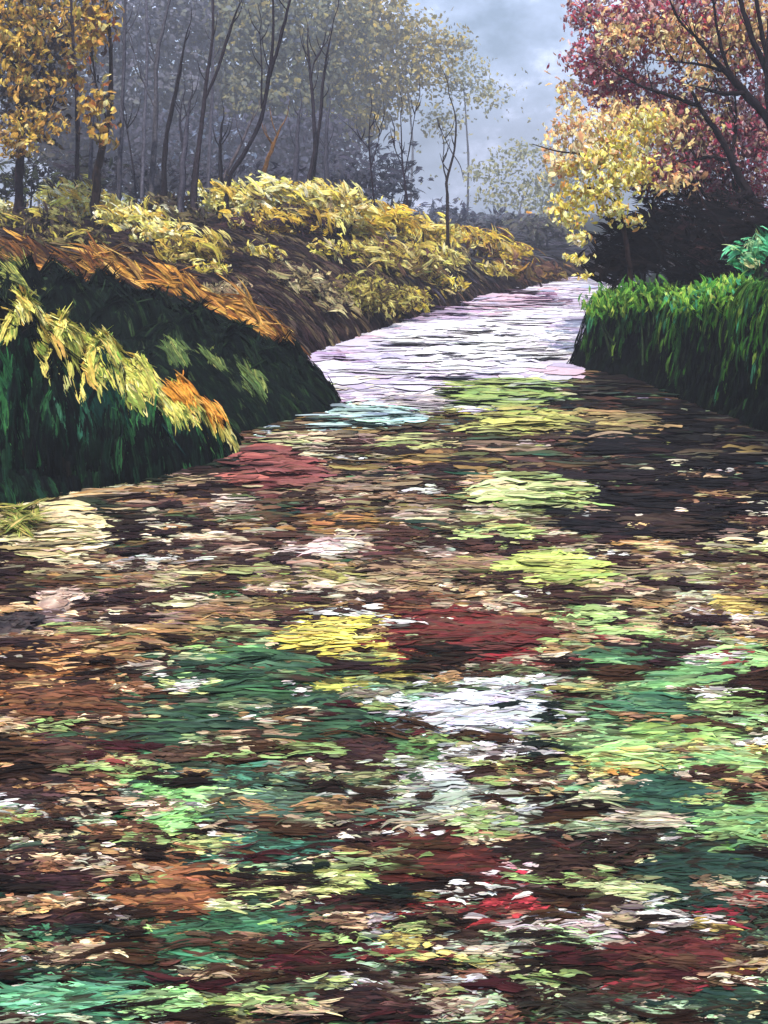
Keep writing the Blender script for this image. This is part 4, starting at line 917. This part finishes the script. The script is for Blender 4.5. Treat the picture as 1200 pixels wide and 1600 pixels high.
tree('bare_tree', [([(212, 295, 22), (203, 230, 22), (197, 195, 22)], [2.5, 2, 1])], '#2c2830', 'short thin dark stem leaning left among grey trunks', group=WOOD)
tree('bare_tree', [([(235, 302, 21.5), (243, 200, 21.5), (245, 90, 21.5), (256, 40, 21.5), (272, -30, 21.5)], [7, 6.5, 6, 4, 2.6]), ([(243, 170, 21.5), (225, 130, 21.4), (208, 78, 21.3)], [2.6, 2, 1])],
     '#4a4850', 'tall grey trunk with one thin limb reaching left', group=WOOD)
tree('bare_tree', [([(256, 300, 20.8), (259, 225, 20.8), (275, 140, 20.8), (292, 50, 20.8)], [8, 6, 5, 1.6])], '#29242a', 'curved dark trunk beside the tall grey one', group=WOOD)
tree('bare_tree', [([(283, 305, 20.5), (290, 220, 20.5), (296, 160, 20.5)], [9, 7, 3]), ([(288, 240, 20.5), (281, 190, 20.4), (284, 160, 20.4)], [4, 3, 1.4])], '#3c3a44', 'broad broken grey stump-like trunk in the middle of the wood', group=WOOD)
tree('bare_tree', [([(302, 304, 20.6), (312, 220, 20.6), (322, 130, 20.6), (332, 60, 20.6), (333, -30, 20.6)], [9, 6, 4.6, 3.4, 2.6]), ([(318, 160, 20.6), (340, 110, 20.5), (355, 60, 20.5), (369, 18, 20.4)], [3, 4, 4.4, 2])],
     '#2c262c', 'forked dark trunk with a thick curved right limb', group=WOOD)
tree('bare_tree', [([(345, 285, 22), (344, 240, 22), (346, 198, 22)], [6, 4.6, 3])], '#25222a', 'short dark snag left of the bent tree', group=WOOD)
tree('bare_tree', [([(358, 282, 21.2), (385, 235, 21.2), (408, 185, 21.2), (420, 120, 21.2), (427, 50, 21.2), (425, -30, 21.2)], [6, 5.6, 5.4, 5, 3, 2.4]), ([(421, 120, 21.2), (438, 60, 21.1), (456, -10, 21.1)], [4, 4.6, 3]), ([(408, 170, 21.2), (409, 110, 21.1), (406, 50, 21.1)], [2.4, 1.8, 1])],
     '#28222a', 'bent dark tree bowing to the right with a forked top', group=WOOD)
tree('bare_tree', [([(346, 290, 22.5), (372, 235, 22.5), (392, 190, 22.5)], [5, 4, 2])], '#5a5258', 'thin pale grey stem leaning beside the bent tree', group=WOOD)
tree('bare_tree', [([(412, 275, 22.4), (424, 235, 22.4), (438, 200, 22.4)], [6, 5, 2])], '#7a5838', 'short orange-brown leaning stem right of the bent tree', group=WOOD)
tree('bare_tree', [([(482, 290, 23), (492, 220, 23), (485, 120, 23), (480, 62, 23)], [6, 5, 4, 1.6]), ([(485, 140, 23), (490, 100, 23), (500, 80, 23)], [2, 1.6, 1])], '#302a32', 'left one of two crossing dark stems behind the cream-crested shrub', group=WOOD)
tree('bare_tree', [([(488, 288, 23.2), (499, 200, 23.2), (507, 110, 23.2), (522, 28, 23.2)], [5, 4.4, 3.4, 1.4])], '#302a32', 'right one of two crossing dark stems behind the cream-crested shrub', group=WOOD)
tree('bare_tree', [([(461, 292, 26), (464, 230, 26), (467, 180, 26)], [8, 6, 3])], '#45434f', 'faint violet trunk behind the orange-brown stem', group=WOOD)
tree('bare_tree', [([(512, 300, 26), (509, 240, 26), (512, 180, 26)], [8, 6, 3])], '#474652', 'faint violet trunk right of the crossing stems', group=WOOD)
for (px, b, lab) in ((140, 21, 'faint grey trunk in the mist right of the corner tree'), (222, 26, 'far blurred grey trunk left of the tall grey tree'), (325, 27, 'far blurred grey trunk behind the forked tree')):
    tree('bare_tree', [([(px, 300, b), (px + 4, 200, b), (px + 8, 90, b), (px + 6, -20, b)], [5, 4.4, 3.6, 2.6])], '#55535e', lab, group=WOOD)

SAP = 'bare saplings on the far bank'
tree('sapling', [([(586, 345, 23.2), (583, 300, 23.2), (577, 230, 23.2), (578, 185, 23.2)], [2.6, 2.2, 1.7, .7]), ([(580, 260, 23.2), (590, 225, 23.1), (594, 200, 23.1)], [1.2, 1, .5]), ([(578, 235, 23.2), (568, 222, 23.1), (562, 216, 23.1)], [1.2, 1, .5])],
     '#26202a', 'leftmost of the three bare saplings, shortest and thinnest', group=SAP)
tree('sapling', [([(640, 360, 24), (637, 320, 24), (629, 255, 24), (626, 180, 24)], [3.4, 3, 2, .8]), ([(632, 275, 24), (641, 225, 23.9), (650, 168, 23.9)], [1.6, 1.3, .7]), ([(630, 265, 24), (618, 235, 23.9), (616, 220, 23.9)], [1.4, 1, .6])],
     '#26202a', 'bare forked sapling in the middle of the three saplings', group=SAP)
tree('sapling', [([(699, 360, 25.5), (699, 310, 25.5), (698, 280, 25.5), (710, 235, 25.5), (712, 185, 25.5), (701, 145, 25.5)], [3.6, 3.2, 3, 2.4, 1.8, .8]), ([(698, 282, 25.5), (693, 262, 25.4), (692, 246, 25.4)], [2, 1.5, .8]), ([(684, 185, 25.4), (690, 205, 25.4), (707, 240, 25.4)], [.6, .9, 1.2])],
     '#2a2220', 'tallest bare sapling with a crooked stem, right of the three', group=SAP)

# far trees that fill the wood and the gap, colours paled as painted mist
FAR = 'far trees fading into the mist'


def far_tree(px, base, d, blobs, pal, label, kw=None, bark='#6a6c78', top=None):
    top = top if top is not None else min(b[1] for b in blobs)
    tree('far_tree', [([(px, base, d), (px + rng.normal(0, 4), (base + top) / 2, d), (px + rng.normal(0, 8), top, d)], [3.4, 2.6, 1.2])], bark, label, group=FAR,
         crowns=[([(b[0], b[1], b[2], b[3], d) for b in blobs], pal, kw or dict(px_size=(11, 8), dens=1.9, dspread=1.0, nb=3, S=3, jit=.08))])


MIST = dict(px_size=(9, 7), dens=2.3, dspread=1.0, nb=2, S=3, jit=.06)
HAZY = dict(px_size=(6, 4), dens=.6, dspread=1.0, nb=2, S=3, jit=.06, edge=1.0)
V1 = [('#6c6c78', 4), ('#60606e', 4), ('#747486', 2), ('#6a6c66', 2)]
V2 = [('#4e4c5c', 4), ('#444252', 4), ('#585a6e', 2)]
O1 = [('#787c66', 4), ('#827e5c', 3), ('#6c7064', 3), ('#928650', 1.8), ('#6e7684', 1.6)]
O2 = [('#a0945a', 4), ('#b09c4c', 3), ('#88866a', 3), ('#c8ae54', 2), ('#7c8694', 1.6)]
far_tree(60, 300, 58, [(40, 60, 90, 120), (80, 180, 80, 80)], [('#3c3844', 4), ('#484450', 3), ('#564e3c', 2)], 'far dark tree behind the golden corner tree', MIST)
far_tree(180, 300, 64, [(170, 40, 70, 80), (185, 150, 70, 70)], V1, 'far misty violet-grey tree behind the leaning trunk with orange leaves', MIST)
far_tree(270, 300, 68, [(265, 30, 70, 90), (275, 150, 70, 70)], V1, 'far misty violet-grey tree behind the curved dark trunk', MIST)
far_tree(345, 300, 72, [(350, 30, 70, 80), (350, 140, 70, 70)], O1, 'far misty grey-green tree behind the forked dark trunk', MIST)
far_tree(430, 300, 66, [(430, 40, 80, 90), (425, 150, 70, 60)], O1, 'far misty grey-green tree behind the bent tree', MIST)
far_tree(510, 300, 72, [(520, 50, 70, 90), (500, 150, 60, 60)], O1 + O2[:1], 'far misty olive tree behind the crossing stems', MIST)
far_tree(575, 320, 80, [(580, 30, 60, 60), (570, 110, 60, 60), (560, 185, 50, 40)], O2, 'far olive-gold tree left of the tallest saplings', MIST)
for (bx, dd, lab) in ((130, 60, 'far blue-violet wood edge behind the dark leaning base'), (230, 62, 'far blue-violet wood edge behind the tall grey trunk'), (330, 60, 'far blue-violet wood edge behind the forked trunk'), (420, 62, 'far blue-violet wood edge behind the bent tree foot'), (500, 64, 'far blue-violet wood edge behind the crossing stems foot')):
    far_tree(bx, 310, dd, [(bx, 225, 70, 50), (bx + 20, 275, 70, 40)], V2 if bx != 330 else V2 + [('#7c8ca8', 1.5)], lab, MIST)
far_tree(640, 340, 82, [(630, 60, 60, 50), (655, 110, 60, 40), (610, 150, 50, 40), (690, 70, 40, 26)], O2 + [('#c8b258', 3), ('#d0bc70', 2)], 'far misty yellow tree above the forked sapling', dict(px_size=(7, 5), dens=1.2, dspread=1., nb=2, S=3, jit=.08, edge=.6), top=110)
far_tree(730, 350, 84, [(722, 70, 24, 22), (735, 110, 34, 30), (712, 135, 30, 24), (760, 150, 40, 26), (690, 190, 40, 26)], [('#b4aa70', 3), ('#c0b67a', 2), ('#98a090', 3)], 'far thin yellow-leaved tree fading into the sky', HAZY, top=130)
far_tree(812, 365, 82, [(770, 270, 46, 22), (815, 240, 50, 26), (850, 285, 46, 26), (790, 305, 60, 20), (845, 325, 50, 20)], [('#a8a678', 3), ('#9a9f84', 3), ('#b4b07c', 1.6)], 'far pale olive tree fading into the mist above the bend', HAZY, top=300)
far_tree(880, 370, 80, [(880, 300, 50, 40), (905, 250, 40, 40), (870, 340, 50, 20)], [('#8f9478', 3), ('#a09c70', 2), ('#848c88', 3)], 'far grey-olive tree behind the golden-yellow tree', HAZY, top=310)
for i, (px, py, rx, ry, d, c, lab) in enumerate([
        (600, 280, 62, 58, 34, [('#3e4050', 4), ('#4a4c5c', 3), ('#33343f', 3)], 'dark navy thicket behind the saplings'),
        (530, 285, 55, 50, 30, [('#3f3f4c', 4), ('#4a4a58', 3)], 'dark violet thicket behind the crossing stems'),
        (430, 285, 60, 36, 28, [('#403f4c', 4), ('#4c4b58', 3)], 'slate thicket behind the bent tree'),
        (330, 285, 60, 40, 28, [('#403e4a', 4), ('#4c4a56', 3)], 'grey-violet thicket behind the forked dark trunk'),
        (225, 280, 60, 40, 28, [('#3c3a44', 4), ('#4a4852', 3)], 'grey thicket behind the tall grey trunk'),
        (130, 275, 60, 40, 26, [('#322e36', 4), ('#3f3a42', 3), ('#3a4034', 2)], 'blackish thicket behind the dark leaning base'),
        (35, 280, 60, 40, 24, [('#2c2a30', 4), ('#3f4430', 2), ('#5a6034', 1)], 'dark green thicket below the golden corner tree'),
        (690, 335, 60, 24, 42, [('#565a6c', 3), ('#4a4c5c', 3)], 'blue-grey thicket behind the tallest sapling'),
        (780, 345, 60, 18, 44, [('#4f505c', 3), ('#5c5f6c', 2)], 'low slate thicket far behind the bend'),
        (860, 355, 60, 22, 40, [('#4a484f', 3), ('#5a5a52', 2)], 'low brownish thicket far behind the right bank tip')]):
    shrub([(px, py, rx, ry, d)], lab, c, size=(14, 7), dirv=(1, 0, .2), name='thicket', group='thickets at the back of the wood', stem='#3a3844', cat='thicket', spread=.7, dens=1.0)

# ------------------------------------------------------------------ sky, sun, air, camera
SUN_EL, SUN_AZ = 58.0, 190.0       # azimuth measured from +Y (straight ahead) towards +X (right)
w = bpy.data.worlds.new('World'); SC.world = w; w.use_nodes = True
nt = w.node_tree; nt.nodes.clear()
N = nt.nodes.new; L = nt.links.new
out = N('ShaderNodeOutputWorld'); bg = N('ShaderNodeBackground'); bg.inputs[1].default_value = .11
sky = N('ShaderNodeTexSky'); sky.sky_type = 'NISHITA'; sky.sun_disc = False
sky.sun_elevation = R(SUN_EL); sky.sun_rotation = R(SUN_AZ); sky.dust_density = 1.5
tc = N('ShaderNodeTexCoord'); mp = N('ShaderNodeMapping'); mp.inputs['Scale'].default_value = (1, 1, 1.6)
n1 = N('ShaderNodeTexNoise'); n1.inputs['Scale'].default_value = 7.5; n1.inputs['Detail'].default_value = 7; n1.inputs['Roughness'].default_value = .6
cr = N('ShaderNodeValToRGB')
cr.color_ramp.elements[0].position = .36; cr.color_ramp.elements[0].color = (3.0, 4.1, 5.7, 1)
cr.color_ramp.elements[1].position = .68; cr.color_ramp.elements[1].color = (15., 16., 21.5, 1)
e = cr.color_ramp.elements.new(.52); e.color = (5.6, 6.9, 9.6, 1)
mx = N('ShaderNodeMix'); mx.data_type = 'RGBA'; mx.inputs[0].default_value = .86
L(tc.outputs['Generated'], mp.inputs[0]); L(mp.outputs[0], n1.inputs['Vector']); L(n1.outputs['Fac'], cr.inputs[0])
L(sky.outputs[0], mx.inputs[6]); L(cr.outputs[0], mx.inputs[7])
L(mx.outputs[2], bg.inputs[0]); L(bg.outputs[0], out.inputs[0])

sl = bpy.data.lights.new('sun', 'SUN'); sl.energy = 4.2; sl.angle = R(.6); sl.color = (1, .93, .80)
so = bpy.data.objects.new('sun', sl); COL.objects.link(so)
so.rotation_euler = (R(90 - SUN_EL), 0, R(180 - SUN_AZ))
so.location = (0, 0, 30)

HAZE = True
if HAZE:
    hm, nt = nodes('haze')
    out = nt.nodes.new('ShaderNodeOutputMaterial'); pv = nt.nodes.new('ShaderNodeVolumePrincipled')
    pv.inputs['Color'].default_value = (.58, .59, .66, 1); pv.inputs['Density'].default_value = .0048; pv.inputs['Anisotropy'].default_value = .1
    nt.links.new(pv.outputs[0], out.inputs['Volume'])
    x0, x1, y0, y1, z0, z1 = -262, 262, -42, 262, -2.0, 24.
    v = [(x, y, z) for z in (z0, z1) for y in (y0, y1) for x in (x0, x1)]
    f = [(0, 2, 3, 1), (4, 5, 7, 6), (0, 1, 5, 4), (2, 6, 7, 3), (0, 4, 6, 2), (1, 3, 7, 5)]
    me = bpy.data.meshes.new('haze'); me.from_pydata(v, [], f); me.materials.append(hm)
    ho = bpy.data.objects.new('haze', me); COL.objects.link(ho)
    tag(ho, 'thin blue autumn mist hanging over the stream and wood', 'mist', None, 'stuff')

cam = bpy.data.cameras.new('camera'); co = bpy.data.objects.new('camera', cam); COL.objects.link(co)
co.location = (0, 0, H); co.rotation_euler = (R(90), 0, 0)
cam.sensor_fit = 'VERTICAL'; cam.sensor_height = 32.0; cam.lens = 32.0 * F / 1600
cam.shift_y = -(800 - Y0) / 1600
cam.clip_start = .05; cam.clip_end = 1500
SC.camera = co
SC.view_settings.view_transform = 'Standard'; SC.view_settings.look = 'None'
SC.view_settings.exposure = .42; SC.view_settings.gamma = 1
SC.render.engine = 'CYCLES'
SC.cycles.max_bounces = 6; SC.cycles.diffuse_bounces = 2; SC.cycles.glossy_bounces = 2; SC.cycles.volume_bounces = 0
SC.cycles.transparent_max_bounces = 8
SC.cycles.use_denoising = True
